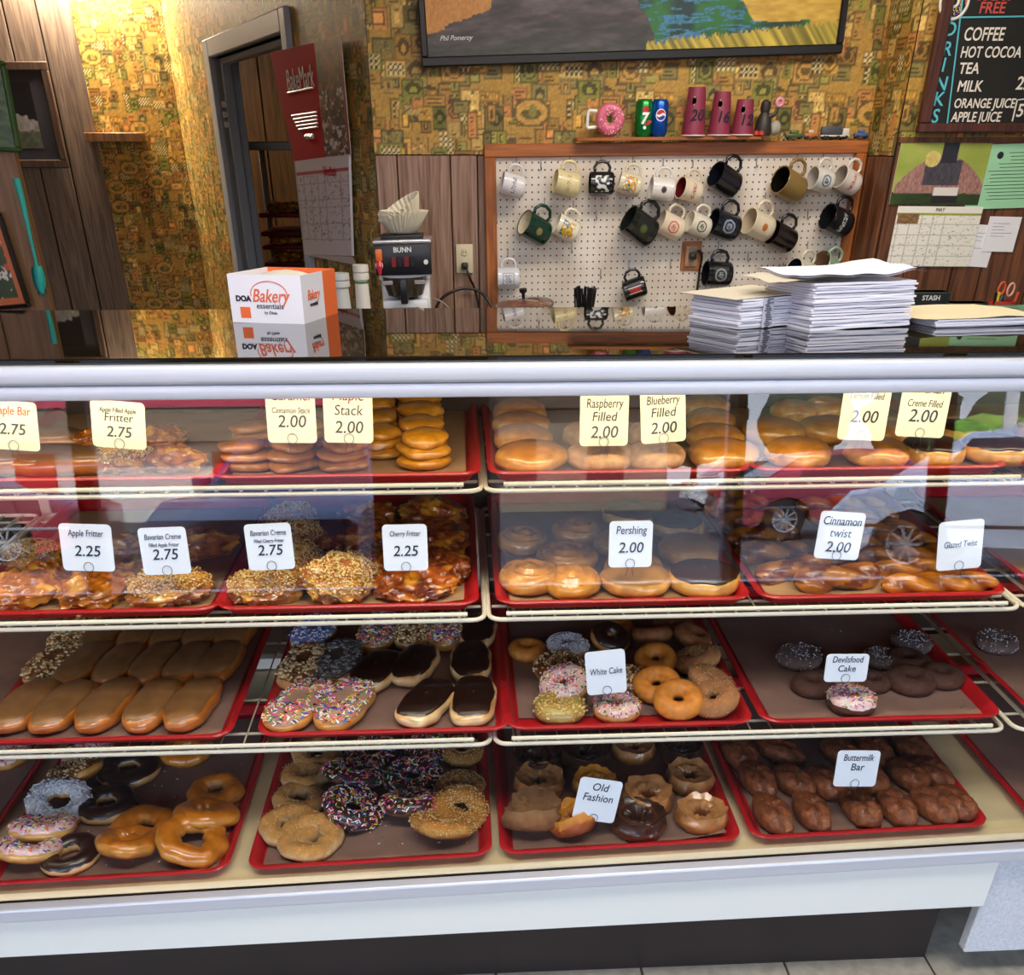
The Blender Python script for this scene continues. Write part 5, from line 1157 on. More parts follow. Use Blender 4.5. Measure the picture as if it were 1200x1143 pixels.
def can(px, c1, c2, lab_, kind):
    P = onl(px); s = mk('soda_can', None, loc=P, label=lab_, cat='can')
    m1 = mat('can_'+c1, c1, .25, metal=.6); ma = mat('can_silver', 'c8ccd0', .25, metal=.9)
    MB().lathe([(0, .004), (.023, .004), (.025, 0), (.027, .003), (.033, .012), (.033, .108), (.0265, .119)], 32).obj('body', m1, s)
    MB().lathe([(.0265, .119), (.0272, .122), (.025, .1215), (.0245, .119), (0, .119)], 32).obj('lid', ma, s)
    mw = mat('can_white', 'f0f0f2', .35); mr = mat('can_red', 'c82430', .35)
    def disc(rad, z, m, n=20, half=None, nm='logo'):
        mbb = MB(); v = []; 
        for j in range(5):
            for i in range(n):
                t = 2*pi*i/n; q = rad*j/4; x = q*cos(t); y = q*sin(t)
                if half == 'top': y = max(y, .004+.003*sin(x*200))
                if half == 'bot': y = min(y, -.004+.003*sin(x*200))
                an = x/.033; v.append((.0336*sin(an)*(1+.01*(m is not mw)), -.0336*cos(an)*(1+.01*(m is not mw)), z+y))
        f = [(j*n+i, j*n+(i+1) % n, (j+1)*n+(i+1) % n, (j+1)*n+i) for j in range(4) for i in range(n)]
        mbb.add(v, f).obj(nm, m, s)
    if kind == 'globe': disc(.02, .07, mw); disc(.017, .07, mr, half='top'); disc(.017, .07, mat('can_globe_blue', '1c3f9c', .35), half='bot')
    else:
        disc(.012, .088, mr); text('7', .05, (-.004, -.0345, .058), mw, s, bold=.002); text('UP', .02, (.010, -.0345, .045), mr, s, bold=.0008)
        disc(.006, .03, mw)
    return s
can(753, '1f8a3c', '', 'green lemon-lime soda can with a white 7 and red dot', 'seven')
can(771, '1c56b8', '', 'blue cola can with a red, white and blue globe', 'globe')
m_cup = mat('cup_burgundy', '8a2f48', .5, noise_amt=.08, nscale=40)
for px, h, num, r in ((812, .158, '20', .045), (842, .143, '16', .043), (869, .118, '12', .043)):
    P = onl(px); s = mk('paper_cup', None, loc=P, label={'20': 'tallest', '16': 'middle-sized', '12': 'shortest'}[num]+' burgundy paper cup, marked %s, upside down on the pegboard ledge' % num, cat='cup', group='sample paper cups')
    MB().lathe([(r, 0), (r, .002), (r*.72, h), (r*.68, h), (0, h-.004)], 32).obj('cup_wall', m_cup, s)
    c = MB().tube([((r+.001)*cos(2*pi*i/28), (r+.001)*sin(2*pi*i/28), .003) for i in range(28)], .0026, 6, closed=True).obj('rim', mat('cup_rim', 'e0cfc4', .5), s)
    text(num, .052, (0, -r*.86-.004, h*.42), m_ink, s, rot=(radians(98), 0, 0), bold=.0006)
    MB().grid(lambda u, v: Vector(((.002+.006*sin(pi*v))*cos(2*pi*u)-.014, -r*.77-.001, h*.72+.024*(v-.5)+.003*sin(2*pi*u))), 10, 5, cu=True).obj('swirl_mark', mat('cup_mark', 'd8b4a4', .5), s)
# figurine holding a donut
P = onl(896); s = mk('figurine', None, loc=P+Vector((-.01, 0, 0)), label='small dark figurine holding up a pink donut beside the cups', cat='figurine')
mf_ = mat('figurine_dark', '2c2622', .5)
MB().lathe([(0, 0), (.03, 0), (.033, .02), (.026, .055), (.016, .075), (.02, .09), (.017, .11), (0, .118)], 20).obj('body', mf_, s)
MB().tube([(.01, -.01, .06), (.035, -.015, .07), (.045, -.015, .095)], [.009, .007, .006], 8).obj('arm', mf_, s)
MB().tube([(.048+.012*cos(t), -.016, .108+.012*sin(t)) for t in [2*pi*i/16 for i in range(16)]], .007, 8, closed=True).obj('tiny_donut', mat('tiny_donut_pink', 'd890a0', .4), s, smooth='all')
for dx in (-.02, .0): MB().lathe([(0, 0), (.012, .002), (.01, .014), (0, .018)], 12).obj('shoe', mat('shoe_red', 'b03028', .5), s, (dx-.012, -.028, 0))
P = aty(907, 158, YLg-.005); o = blob((.023, .02, .025), 3, 20, 12, .05).obj('trinket', mat('trinket_grey', 'a39c8e', .6), loc=onl(907)+Vector((0, 0, .025)), smooth='all', label='small round grey trinket beside the dark figurine', cat='trinket')
def toy(px, L, cols, lab_, kind):
    zt = p0.z+.004+(aty(px, 160, YP).x-p0.x)*math.tan(-rollp)
    x = aty(px, 160, YP).x; s = mk('toy_vehicle', None, loc=(x, YP, zt), label=lab_, cat='toy')
    c1, c2 = [mat('toy_'+c, c, .4) for c in cols]
    if kind == 'lorry':
        rbox((-L/2, -.011, .014), (L*.22, .011, .042), .003).obj('cargo_box', c1, s); rbox((L*.24, -.01, .008), (L*.47, .01, .036), .004).obj('cab', c2, s); rbox((-L/2, -.009, .008), (L/2, .009, .014), .001).obj('chassis', c2, s); ws = (-.38, -.28, .1, .38)
    else:
        rbox((-L/2, -.011, .006), (L/2, .011, .02), .004).obj('body', c1, s); rbox((-L*.25, -.009, .019), (L*.2, .009, .032), .005).obj('cab', c2, s); ws = (-.3, .3)
    for wx in ws:
        for sy in (-1, 1): MB().lathe([(0, -.003), (.006, -.003), (.006, .003), (0, .003)], 14).obj('wheel', m_black, s, (wx*L, sy*.011, .006), (pi/2, 0, 0))
toy(931, .075, ('4c5a2c', '5f6a34'), 'green toy car on the pegboard frame', 'car')
toy(950, .055, ('b8662c', 'd8b89a'), 'orange and white toy truck between the green and grey toys', 'car')
toy(978, .115, ('4a4c50', 'd8d0c4'), 'toy lorry with a dark grey box and white cab', 'lorry')
toy(1009, .06, ('4a5a8c', '5a6a9c'), 'blue toy car at the right end of the pegboard frame', 'car')

# ================================================================== LANDSCAPE PICTURE
YPic = YB-.03
a = aty(495, 79, YPic); b = aty(985, 63, YPic); w = (b-a).length; rl = -atan2(b.z-a.z, b.x-a.x); H = .62
pc = mk('landscape_picture', None, loc=((a.x+b.x)/2, YPic, (a.z+b.z)/2), rot=(0, rl, 0), label='wide landscape photograph of hills and marsh in a black frame', cat='picture')
m_pf = mat('picture_frame_black', '17130f', .3)
for q0, q1 in (((-w/2, -.02, 0), (w/2, .02, .03)), ((-w/2, -.02, H-.03), (w/2, .02, H)), ((-w/2, -.02, .03), (-w/2+.025, .02, H-.03)), ((w/2-.025, -.02, .03), (w/2, .02, H-.03))):
    rbox(q0, q1, .004, 1).obj('frame_side', m_pf, pc, smooth=False)
def scape(u, v):
    n1 = fbm(u*3, v, 6, 1); n2 = fbm(u*3, v*4, 14, 3); n3 = fbm(u*9, v*2, 30, 5)
    hill = mixc(hexc('3a3334'), hexc('6a5a5c'), np.clip((fbm(u*2-v*1.5, v*3, 9, 2)-.3)*2, 0, 1)); hill = mixc(hill, hexc('3c4038'), np.clip(1-v*5, 0, 1)*.7)
    hill = hill*(.75+.5*n2[..., None]); C = hill
    e = .62+.10*n1-.4*(v-.05); sky_ = v > .62; 
    org = (u < .14+.06*n1) & (v > .14+.9*(u)*.9-.04*n2); C = np.where(org[..., None], mixc(hexc('b5702c'), hexc('dba45a'), n3), C)
    x0 = .54+.05*(n1-.5)-(v-.05)*.15; mar = u > x0
    mc = mixc(hexc('1c3836'), hexc('2f7034'), np.clip((n1-.35)*3, 0, 1)); riv = np.abs(fbm(u*2, v*5, 5, 9)-.5) < .045; mc = np.where(riv[..., None], hexc('3f7a9c')*(.7+.6*n3[..., None]), mc)
    C = np.where(mar[..., None], mc, C)
    yel = (u > .82-.35*(v-.12)-.03*n1) & (v > .125+.02*n1) | (u > .93); C = np.where((yel & (v > .1))[..., None], mixc(hexc('b88a2c'), hexc('e8c45c'), n2), C)
    gh = .035+.09*np.clip((u-.5)*2, 0, 1)+.06*(n3-.5); gr = (u > .53) & (v < gh)
    streak = vnoise(u*140+v*40, v*3, 1, 7); C = np.where(gr[..., None], mixc(hexc('6a6424'), hexc('e6c84c'), streak), C)
    C = np.where((v > .55)[..., None], mixc(hexc('d8a860'), hexc('7a9ac8'), np.clip((v-.55)*4, 0, 1)), C)
    return C
q = picture('print', w-.05, H-.06, 420, 150, scape, m_printg, pc, loc=(0, -.006, H/2))
text('Phil Pomeroy', .022, (-w/2+.13, -.0065, .085), m_white, pc, shear=.4)

# ================================================================== COFFEE BREWER AND COUNTER BEHIND
ZC = .70
MB().box((XL+.02, 3.45, ZC-.04), (XR2+1.8, 3.96, ZC)).obj('back_counter', mat('counter_laminate', 'b0a488', .4), smooth=False, label='long back counter along the rear wall, mostly hidden behind the case', cat='counter')
for i in range(5):
    x = XL+.03+i*.72; o = mk('base_cabinet', None, loc=(x, 3.5, 0), label='brown base cabinet under the back counter, %s from the left' % OR[i], cat='cabinet', group='base cabinets under the back counter')
    MB().box((0, 0, 0), (.70, .44, ZC-.042)).obj('carcass', w_brown, o); 
    for s in (0, .35): rbox((s+.01, -.02, .06), (s+.34, -.001, ZC-.07), .004, 1).obj('door', w_brown, o)
YBr = 3.80
a = aty(436, 276, YBr); b = aty(505, 276, YBr); w = b.x-a.x; k = w/.21; xb = (a.x+b.x)/2; zt = aty(470, 281, YBr).z
br = mk('coffee_brewer', None, loc=(xb, YBr, zt), rot=(0, -.02, 0), label='white and black commercial coffee brewer with filters stacked on top', cat='coffee maker')
hw = w/2
m_bw_ = mat('brewer_white', 'e6e4e6', .3, coat=.3); m_bb = mat('brewer_black', '1b191c', .35)
Zb = ZC-zt
rbox((-hw*.9, .0, -.135), (hw*.9, .16, -.012), .006).obj('upper_body', m_bw_, br)
rbox((-hw, -.012, -.012), (hw, .17, 0), .003).obj('top_trim', mat('brewer_chrome', 'd8d2d4', .25, metal=.7), br)
rbox((-hw*.97, -.012, -.118), (hw*.97, 0, -.014), .004).obj('control_panel', m_bb, br)
rbox((-hw*.84, .02, Zb+.001), (hw*.84, .16, -.13), .006).obj('tower', m_bw_, br)
rbox((-hw*.84, -.10, Zb+.001), (hw*.84, .02, Zb+.05), .006).obj('warmer_base', m_bw_, br)
MB().lathe([(hw*.78, .0), (hw*.72, -.03), (hw*.62, -.065), (hw*.3, -.078), (0, -.08)], 28).obj('brew_funnel', mat('funnel_smoke', '3c342c', .2, coat=.5), br, (0, .0, -.12))
rbox((-.014, -.115, -.205), (.014, -.08, -.12), .006).obj('funnel_handle', m_black, br)
for sx in (-1, 1): rbox((sx*hw*.55-.02, -.085, -.142), (sx*hw*.55+.02, -.08, -.128), .002, 1).obj('badge', mat('badge_grey', '9a8f90', .4), br)
MB().lathe([(0, -.02), (.055, -.02), (.058, -.01), (.05, 0), (0, 0)], 28).obj('warmer_plate', m_bb, br, (0, -.04, -.225+.0))
rbox((-.085, -.045, -.25), (.085, .02, -.20), .004).obj('lower_panel', m_bw_, br)
for i, x in enumerate((-.035, -.012, .012, .035)): rbox((x-.009, -.016, -.09), (x+.009, -.0125, -.055), .001, 1).obj('rocker_switch', mat('switch_red', '7a1c22', .3) if i in (0, 2) else m_black, br)
MB().lathe([(0, .004), (.008, .004), (.009, 0)], 16).obj('knob', m_white, br, (hw*.78, -.013, -.075), (pi/2, 0, 0))
text('BUNN', .024, (0, -.0135, -.033), m_white, br, shear=0, bold=.0006)
rbox((-hw*.93, -.02, -.068), (-hw*.70, -.012, -.028), .003).obj('orange_tag', mat('tag_orange', 'e8742c', .4), br)
MB().tube([(-hw*.82, -.022, -.07), (-hw*.82, -.03, -.085), (-hw*.82, -.028, -.115)], [.011, .012, .004], 10).obj('tap_lever', mat('lever_red', 'd8344a', .3), br)
MB().lathe([(0, 0), (.014, 0), (.014, .006), (0, .006)], 16).obj('tap_collar', m_white, br, (-hw*.82, -.024, -.082), (pi/2, 0, 0))
rbox((-hw*.75, .02, .0005), (hw*.72, .15, .014), .004).obj('lid', m_black, br)
# filters
fl_ = lambda a, j: .05*sin(a*26)*(j > 1)
m_filt = mat('filter_paper', 'e6dcc4', .8)
P = aty(470, 272, YBr+.06)
for i in range(4):
    o = MB().lathe([(0, 0), (.045, .0), (.052, .004), (.072, .035), (.088, .062), (.0875, .063), (.051, .006)], 104, flute=fl_).obj('coffee_filter', m_filt, loc=(xb+.003*i, YBr+.085, zt+.016+.004*i), rot=(0, 0, i*.1), scale=1.0, cat='filter', group='stacked coffee filters', label='white fluted coffee filter, %s from the bottom of the stack on the brewer' % OR[i])
o = MB().lathe([(0, 0), (.045, .0), (.052, .004), (.072, .035), (.088, .062), (.0875, .063), (.051, .006)], 104, flute=fl_).obj('coffee_filter', m_filt, loc=(xb-.035, YBr+.085, zt+.095), rot=(0, radians(-32), .3), cat='filter', label='tilted coffee filter on top of the filter stack')
o.location = (xb+.02, YBr+.09, zt+.052)
# cup stacks and bottles left of the brewer
def cupstack(px, ytop, Y, wpx, m, lab_, band=None):
    top = aty(px, ytop, Y); r = wpx*mpp(top)/2; s = mk('cup_stack', None, loc=(top.x, Y, ZC), label=lab_, cat='cups', group='stacks of foam cups'); h = top.z-ZC
    MB().lathe([(0, 0), (r*1.25, 0), (r*1.2, .02), (r*.82, h*.84), (r*.82, h*.85)], 24).obj('lower_cup', m, s)
    n = 2
    for i in range(n): MB().lathe([(r*.8, h*(.85+.07*i)), (r*.98, h*(.86+.07*i)), (r, h*(.87+.07*i)), (r*.97, h*(.92+.07*i)), (r*.2, h*(.92+.07*i))], 24).obj('cup_rim', m, s)
    if band: MB().lathe([(r*.86, h*.825), (r*.86, h*.845)], 24).obj('green_band', mat('band_green', '4a7a3c', .5), s)
m_foam = mat('foam_cup', 'e0d8cc', .7)
cupstack(422, 309, 3.72, 19, m_foam, 'tall stack of white cups with a green band, left of the brewer', True)
cupstack(397, 319, 3.7, 24, mat('foam_grey', 'c9c8c4', .7), 'short stack of pale cups behind the orange-sided box')
# pan lid and straws
P = aty(614, 362, 3.6); s = mk('pan_lid', None, loc=(P.x, 3.6, P.z+.010), rot=(.1, -.08, 0), label='glass pan lid with a black knob below the pegboard', cat='lid')
MB().lathe([(.105, 0), (.107, .003), (.10, .006), (.06, .019), (0, .026)], 40).obj('glass_dome', mat('lid_glass', '6b4a40', .08, coat=1), s)
MB().tube([(.106*cos(2*pi*i/36), .106*sin(2*pi*i/36), .002) for i in range(36)], .004, 6, closed=True).obj('steel_rim', m_hook, s); MB().lathe([(0, .026), (.006, .026), (.006, .042), (.014, .048), (.014, .058), (0, .06)], 16).obj('knob', m_black, s)
o = MB().lathe([(0, 0), (.12, 0), (.125, .01), (.125, P.z-.002-ZC)], 32).obj('cooking_pot', m_hook, loc=(P.x, 3.6, ZC), label='steel pot under the glass lid on the back counter', cat='pot')
P = aty(684, 362, 3.75); s = mk('straw_cup', None, loc=(P.x, 3.75, ZC), label='holder packed with black stirring straws in front of the pegboard', cat='straw holder')
hs = P.z-ZC; MB().lathe([(0, 0), (.035, 0), (.042, hs+.005), (.039, hs+.005), (.033, .005), (0, .005)], 24).obj('holder', mat('clear_cup', 'a89c94', .2), s)
rs = random.Random(4)
for i in range(44):
    an = rs.random()*6.28; q = rs.random()*.024; lx = rs.uniform(-.3, .25)
    MB().tube([(q*cos(an), q*sin(an), .01), (q*cos(an)*1.3+.028*lx*4, q*sin(an)*1.2, hs+.075+rs.uniform(-.006, .006))], .0034, 6).obj('straw', m_black if i % 5 else mat('straw_pale', 'c9a8a0', .5), s)

# ================================================================== RIGHT WALL: CHALKBOARD, CALENDAR, PAPERS
YQ = YR-.014
def flat(name, tl, br_, Y, fn, nx, ny, lab_, cat, roll=0, m=None, th=.002):
    A_ = aty(*tl, Y); B_ = aty(*br_, Y); w = B_.x-A_.x; h = A_.z-B_.z
    r = mk(name, None, loc=((A_.x+B_.x)/2, Y, (A_.z+B_.z)/2), rot=(0, roll, 0), label=lab_, cat=cat)
    MB().box((-w/2, -.0005, -h/2), (w/2, th, h/2)).obj('sheet', m_paper, r, smooth=False)
    if fn: picture('print', w, h, nx, ny, fn, m or m_print, r, loc=(0, -.0012, 0))
    return r, w, h
YK = YQ-.03
a = aty(1074, 156, YK); zt_ = aty(1105, 0, YK).z+.25; W_ = .95; H_ = zt_-a.z
cb = mk('chalkboard', None, loc=(a.x, YK, a.z), rot=(0, radians(-.3), 0), label='black drinks menu chalkboard in a dark wood frame, upper right', cat='menu board')
w_cb = wood('chalkboard_frame_wood', '5c3024', '3c1c14', 1)
fwd = .038
for q0, q1 in (((0, -.02, 0), (W_, .02, .03)), ((0, -.02, H_-fwd), (W_, .02, H_)), ((0, -.02, .03), (fwd, .02, H_-fwd)), ((W_-fwd, -.02, .03), (W_, .02, H_-fwd))):
    rbox(q0, q1, .005, 1).obj('frame_side', w_cb, cb, smooth=False)
MB().box((fwd, .0, .03), (W_-fwd, .01, H_-fwd)).obj('slate', mat('slate_black', '15140f', .6, noise_amt=.2, nscale=8), cb, smooth=False)
m_chw = mat('chalk_white', 'e8e0d4', .9); m_chb = mat('chalk_blue', '5cc0d0', .9); m_chr = mat('chalk_red', 'c4524a', .9)
def onb(px, py): P = aty(px, py, YK-.002); return Vector((P.x-a.x, -.0025, P.z-a.z))
def chalk(s_, px, py, hpx, m, al='LEFT', sx=1): return text(s_, hpx*mpp(aty(px, py, YK))*1.38, onb(px, py), m, cb, align=al, name='chalk_writing', shear=.05, bold=.0007, sx=sx, rot=(pi/2, 0, 0))
for ch, x, y in (('D', 1114, 35), ('R', 1110, 58), ('I', 1106, 77), ('N', 1103, 99), ('K', 1100, 117), ('S', 1096, 137)): chalk(ch, x, y, 14, m_chb, 'CENTER')
for s_, x, y, h in (('COFFEE', 1130, 41, 13), ('HOT COCOA', 1126, 62, 11), ('TEA', 1124, 81, 11), ('MILK', 1122, 102, 11), ('ORANGE JUICE', 1118, 122, 9.5), ('APPLE JUICE', 1115, 138, 10)): chalk(s_, x, y, h, m_chw, sx={'HOT COCOA': .78, 'ORANGE JUICE': .82, 'APPLE JUICE': .80, 'COFFEE': .78}.get(s_, .9))
chalk('SUGAR', 1146, -4, 9, m_chr); chalk('FREE', 1148, 10, 11, m_chr); chalk('2.00', 1191, 99, 13, m_chw); chalk('50\u00a2', 1191, 131, 13, m_chw); chalk('1.50', 1199, 76, 13, m_chw); chalk('1.50', 1200, 45, 13, m_chw)
def stroke(pts, m, nm='chalk_line', w=.0028): MB().tube([onb(*p) for p in pts], w, 6).obj(nm, m, cb)
stroke([(1105, 21), (1206, 20)], m_chb); stroke([(1131, -20), (1110, 145)], m_chb); stroke([(1186, 143), (1192, 118), (1207, 116)], m_chw)
c = onb(1119, 2); 
for rr, m_ in ((.05, m_chw), (.015, m_chw)): MB().tube([(c.x+rr*cos(t), c.y, c.z+rr*sin(t)*1.0) for t in [2*pi*i/30 for i in range(30)]], .005, 6, closed=True).obj('chalk_donut', m_, cb)
sp_ = MB(); 
for i in range(60):
    t = rs.random()*6.28; q = rs.uniform(.022, .044); sp_.box((-.004, -.001, -.0013), (.004, .001, .0013), i % 7, Matrix.Translation((c.x+q*cos(t), c.y, c.z+q*sin(t))) @ Matrix.Rotation(rs.random()*3, 4, 'Y'))
sp_.obj('chalk_sprinkles', SPR[:6]+[m_chw], cb, kind='stuff', smooth=False)
def goose(u, v):
    n1 = fbm(u, v, 5, 4); n2 = fbm(u*4, v, 20, 6); C = mixc(hexc('8a9a3a'), hexc('b0b85c'), n1)
    d = np.abs(u-.52); body = (v < .80-1.05*d*d*1.9) & (v > .12) & (d < .5)
    C = np.where(body[..., None], mixc(hexc('7a4f48'), hexc('c09488'), np.clip(n2*1.3-.15, 0, 1)), C)
    C = np.where(((d < .2) & (v > .32) & (v < .72))[..., None], mixc(hexc('2c2830'), hexc('5c5660'), n2), C)
    C = np.where(((np.abs(u-.56) < .09) & (v > .68))[..., None], hexc('22242e'), C)
    C = np.where((((u-.38)/.085)**2+((v-.74)/.13)**2 < 1)[..., None], mixc(hexc('b89a3c'), hexc('e8dc9a'), n2), C)
    C = np.where((v < .16+.05*n2)[..., None], mixc(hexc('16200c'), hexc('3c5a1c'), n1), C)
    C = np.where(((np.abs(u-.6) < .14) & (v > .13) & (v < .29))[..., None], hexc('e0d8d2'), C)
    C = np.where(((np.abs(u-.6) < .15) & (v > .03) & (v < .15))[..., None], hexc('20181c'), C); return C
cal, w, h = flat('wall_calendar', (1056, 167), (1146, 240), YQ-.004, goose, 110, 90, 'calendar photo of a goose and gosling pinned to brown panelling', 'calendar', radians(.5))
def grid_page(cols, rows, c0='eee9dc', cl='b8b4aa', top=.12, head=None):
    def fn(u, v):
        C = np.ones(u.shape+(3,))*hexc(c0); n = fbm(u, v, 60, 8)
        gx = np.abs(((u-.03)/.94*cols) % 1-.0) < .02*cols/3; gz = np.abs((v/(1-top)*rows) % 1) < .03
        C = np.where(((v < 1-top) & (gx | gz))[..., None], hexc(cl), C)
        C = np.where(((n > .70) & (v < 1-top))[..., None], hexc('9a988f'), C)
        if head: C = np.where(((v > 1-top-.02) & (v < 1-top+.015))[..., None], hexc(head), C)
        return C
    return fn
A_ = aty(1053, 242, YQ-.004); B_ = aty(1136, 312, YQ-.004); w, h = B_.x-A_.x, A_.z-B_.z
pg = mk('page', None, cal); pgx = ((A_.x+B_.x)/2-cal.location.x, -.001, (A_.z+B_.z)/2-cal.location.z)
pg.location = pgx; MB().box((-w/2, -.0005, -h/2), (w/2, .002, h/2)).obj('paper_stack', m_paper, pg, smooth=False); 
picture('date_grid', w, h, 90, 80, grid_page(7, 5, head='9aa43a'), m_print, pg, loc=(0, -.0012, 0)); text('MAY', .018, (0, -.002, h/2-.012), m_ink, pg, shear=0)
picture('small_photo', w*.25, h*.16, 24, 12, lambda u, v: mixc(hexc('4a3018'), hexc('b8905a'), fbm(u*2, v, 8, 3)), m_print, pg, loc=(-w*.36, -.0022, h*.30))
cert, w, h = flat('certificate', (1147, 168), (1230, 244), YQ-.003, lambda u, v: mixc(hexc('9ad2a4'), hexc('a4dcb0'), fbm(u, v, 4, 1)), 20, 20, 'pale green printed permit pinned right of the goose calendar', 'paper', radians(-1.5))
for i in range(14):
    lw_ = w*(.55 if i in (0, 1, 2, 3) else .8)*rs.uniform(.5, 1); MB().box((-lw_/2+.02, -.0018, 0), (lw_/2+.02, -.0012, .0018)).obj('text_line', m_ink, cert, (0, 0, h*.36-i*h*.055))
MB().lathe([(0, .001), (.012, .001), (.012, 0)], 20).obj('seal', m_ink, cert, (-w*.22, -.001, h*.33), (pi/2, 0, 0))
for (tl, brr, rr, lb) in (((1119, 263), (1158, 312), .06, 'white handwritten note tucked behind the May calendar page'), ((1160, 254), (1187, 295), .02, 'small torn white note right of the calendar')):
    nt, w, h = flat('note_paper', tl, brr, YQ-.0015-(.003 if rr < .04 else 0), None, 0, 0, lb, 'note', rr)
    for i in range(5): MB().box((-w*.35, -.0012, 0), (w*rs.uniform(0, .35), -.0007, .0012)).obj('pen_line', mat('pen_blue', '6a6f98', .6), nt, (0, 0, h*.3-i*h*.09))
# tea boxes and scissors on the back counter
def boxobj(x0, x1, y, ztop, lab_, txt=None):
    A_ = aty(x0, ztop, y); B_ = aty(x1, ztop, y); s = mk('tea_box', None, loc=((A_.x+B_.x)/2, y, ZC), label=lab_, cat='box', group='black tea boxes')
    h = A_.z-ZC; w = B_.x-A_.x; rbox((-w/2, 0, 0), (w/2, .07, h), .002, 1).obj('carton', mat('tea_box_black', '1c2220', .4), s); rbox((-w/2, -.0005, h-.003), (w/2, .07, h), .001, 1).obj('lid_edge', mat('tea_box_edge', '4a5a50', .4), s)
    if txt: text(txt, .024, (w*.12, -.001, h-.02), m_white, s, shear=0, bold=.0004)
boxobj(1056, 1115, 3.7, 343, 'black tea box with white STASH lettering, nearer the paper stacks', 'STASH')
boxobj(1114, 1160, 3.66, 356, 'lower black tea box with white STASH lettering, beside the scissors cup', 'STASH')
P = aty(1172, 362, 3.62); s = mk('pencil_cup', None, loc=(P.x, 3.62, ZC), label='red plastic cup holding scissors and pens at the right', cat='cup')
hs = aty(1172, 352, 3.62).z-ZC; MB().lathe([(0, 0), (.04, 0), (.045, hs), (.042, hs), (.037, .005), (0, .005)], 24).obj('cup_wall', mat('cup_red', 'b83a34', .3), s)
sc_ = mk('scissors', None, loc=(P.x, 3.62, ZC+hs), rot=(0, .1, 0), label='orange-handled scissors standing in the red cup', cat='scissors')
m_or = mat('scissor_orange', 'd8542c', .35)
for sx in (-1, 1):
    MB().tube([(sx*.018+.012*cos(t), 0, .038+.022*sin(t)) for t in [2*pi*i/20 for i in range(20)]], .004, 8, closed=True).obj('handle', m_or if sx < 0 else mat('scissor_pink', 'd8a090', .35), sc_, smooth='all')
    MB().add([(sx*.012, 0, .018), (-sx*.002, 0, .018), (-sx*.004, 0, -.09), (sx*.004, .002, -.06), (sx*.012, .002, .018), (-sx*.002, .002, .018)], [(0, 1, 2, 3), (4, 5, 2, 3)]).obj('blade', m_hook, sc_)
for i, (dx, m_) in enumerate(((-.03, m_black), (-.022, mat('pen_yellow', 'd8d03a', .4)), (.03, m_or))):
    o = MB().tube([(P.x+dx*.5, 3.62, ZC+.01), (P.x+dx*1.4, 3.60, ZC+hs+.03)], .005, 8).obj('pen', m_, label=('black', 'yellow', 'orange')[i]+' pen in the red cup beside the scissors', cat='pen')

# ================================================================== LEFT: CALENDAR, PICTURES, SPATULA, BACK ROOM RACK
nfa = (-u_.y, u_.x)
def on_wall(px, py, off=.02):
    P = on_door(px, py); n = Vector((cos(angd-pi/2), sin(angd-pi/2), 0)); return P+n*off
nfront = Vector((sin(angd), -cos(angd), 0))
def on_off(px, py, off): return hit(px, py, A0+nfront*off, n_)
tl = on_off(316, 62, .04); tr = on_off(399, 42, .04); bl = on_off(345, 188, .04)
Lc = (tr-tl).dot(Vector((cos(angd), sin(angd), 0))); 
def panel_quad(name, pxs, off, th, m, parent, M0, nx=2, ny=2, fn=None):
    # bilinear sheet through four wall points (tl, tr, br, bl), slightly thick
    q = [M0.inverted() @ on_off(*p, off) for p in pxs]; mb = MB()
    if fn:
        v = []; U = np.linspace(0, 1, nx); V = np.linspace(0, 1, ny); uu, vv = np.meshgrid(U, V, indexing='ij'); C = fn(uu, vv); C = np.where(C <= .04045, C/12.92, ((np.clip(C, 0, 1)+.055)/1.055)**2.4)
        def g(u, w_): i = int(round(u*(nx-1))); j = int(round(w_*(ny-1))); return (q[3].lerp(q[2], u).lerp(q[0].lerp(q[1], u), w_), tuple(C[i, j]))
        mb.grid(g, nx, ny, colfn=True)
    else:
        d = Vector((0, th, 0)); mb.add(q+[p+d for p in q], [(0, 1, 2, 3), (7, 6, 5, 4), (0, 4, 5, 1), (1, 5, 6, 2), (2, 6, 7, 3), (3, 7, 4, 0)])
    return mb.obj(name, m, parent, smooth=False)
ca = mk('wall_calendar', None, loc=on_off(360, 190, .03), rot=(0, 0, angd), label='tall red and white supplier calendar hung beside the doorway', cat='calendar'); bpy.context.view_layer.update(); M0 = ca.matrix_world.copy()
panel_quad('back_card', [(316, 62), (399, 42), (411, 181), (345, 189)], .028, .003, m_paper, ca, M0)
panel_quad('red_panel', [(316, 62), (368, 50), (381, 184), (345, 189)], .031, .002, mat('calendar_red', 'c01820', .8, spec=.15), ca, M0)
def bakers(u, v): n = fbm(u*1.5, v*3, 6, 12); n2 = fbm(u, v*2, 14, 3); C = mixc(hexc('241410'), hexc('a06a44'), np.clip((n-.35)*2.4, 0, 1)); C = np.where(((n2 > .6) & (v < .6))[..., None], hexc('d8cfd0'), C); return np.where((u > .93)[..., None], hexc('8c1c20'), C)
panel_quad('photo_panel', [(368, 50), (399, 42), (411, 181), (381, 184)], .032, 0, m_printg, ca, M0, 30, 80, bakers)
panel_quad('month_pad', [(346, 189), (408, 181), (412, 300), (357, 298)], .03, .012, m_paper, ca, M0)
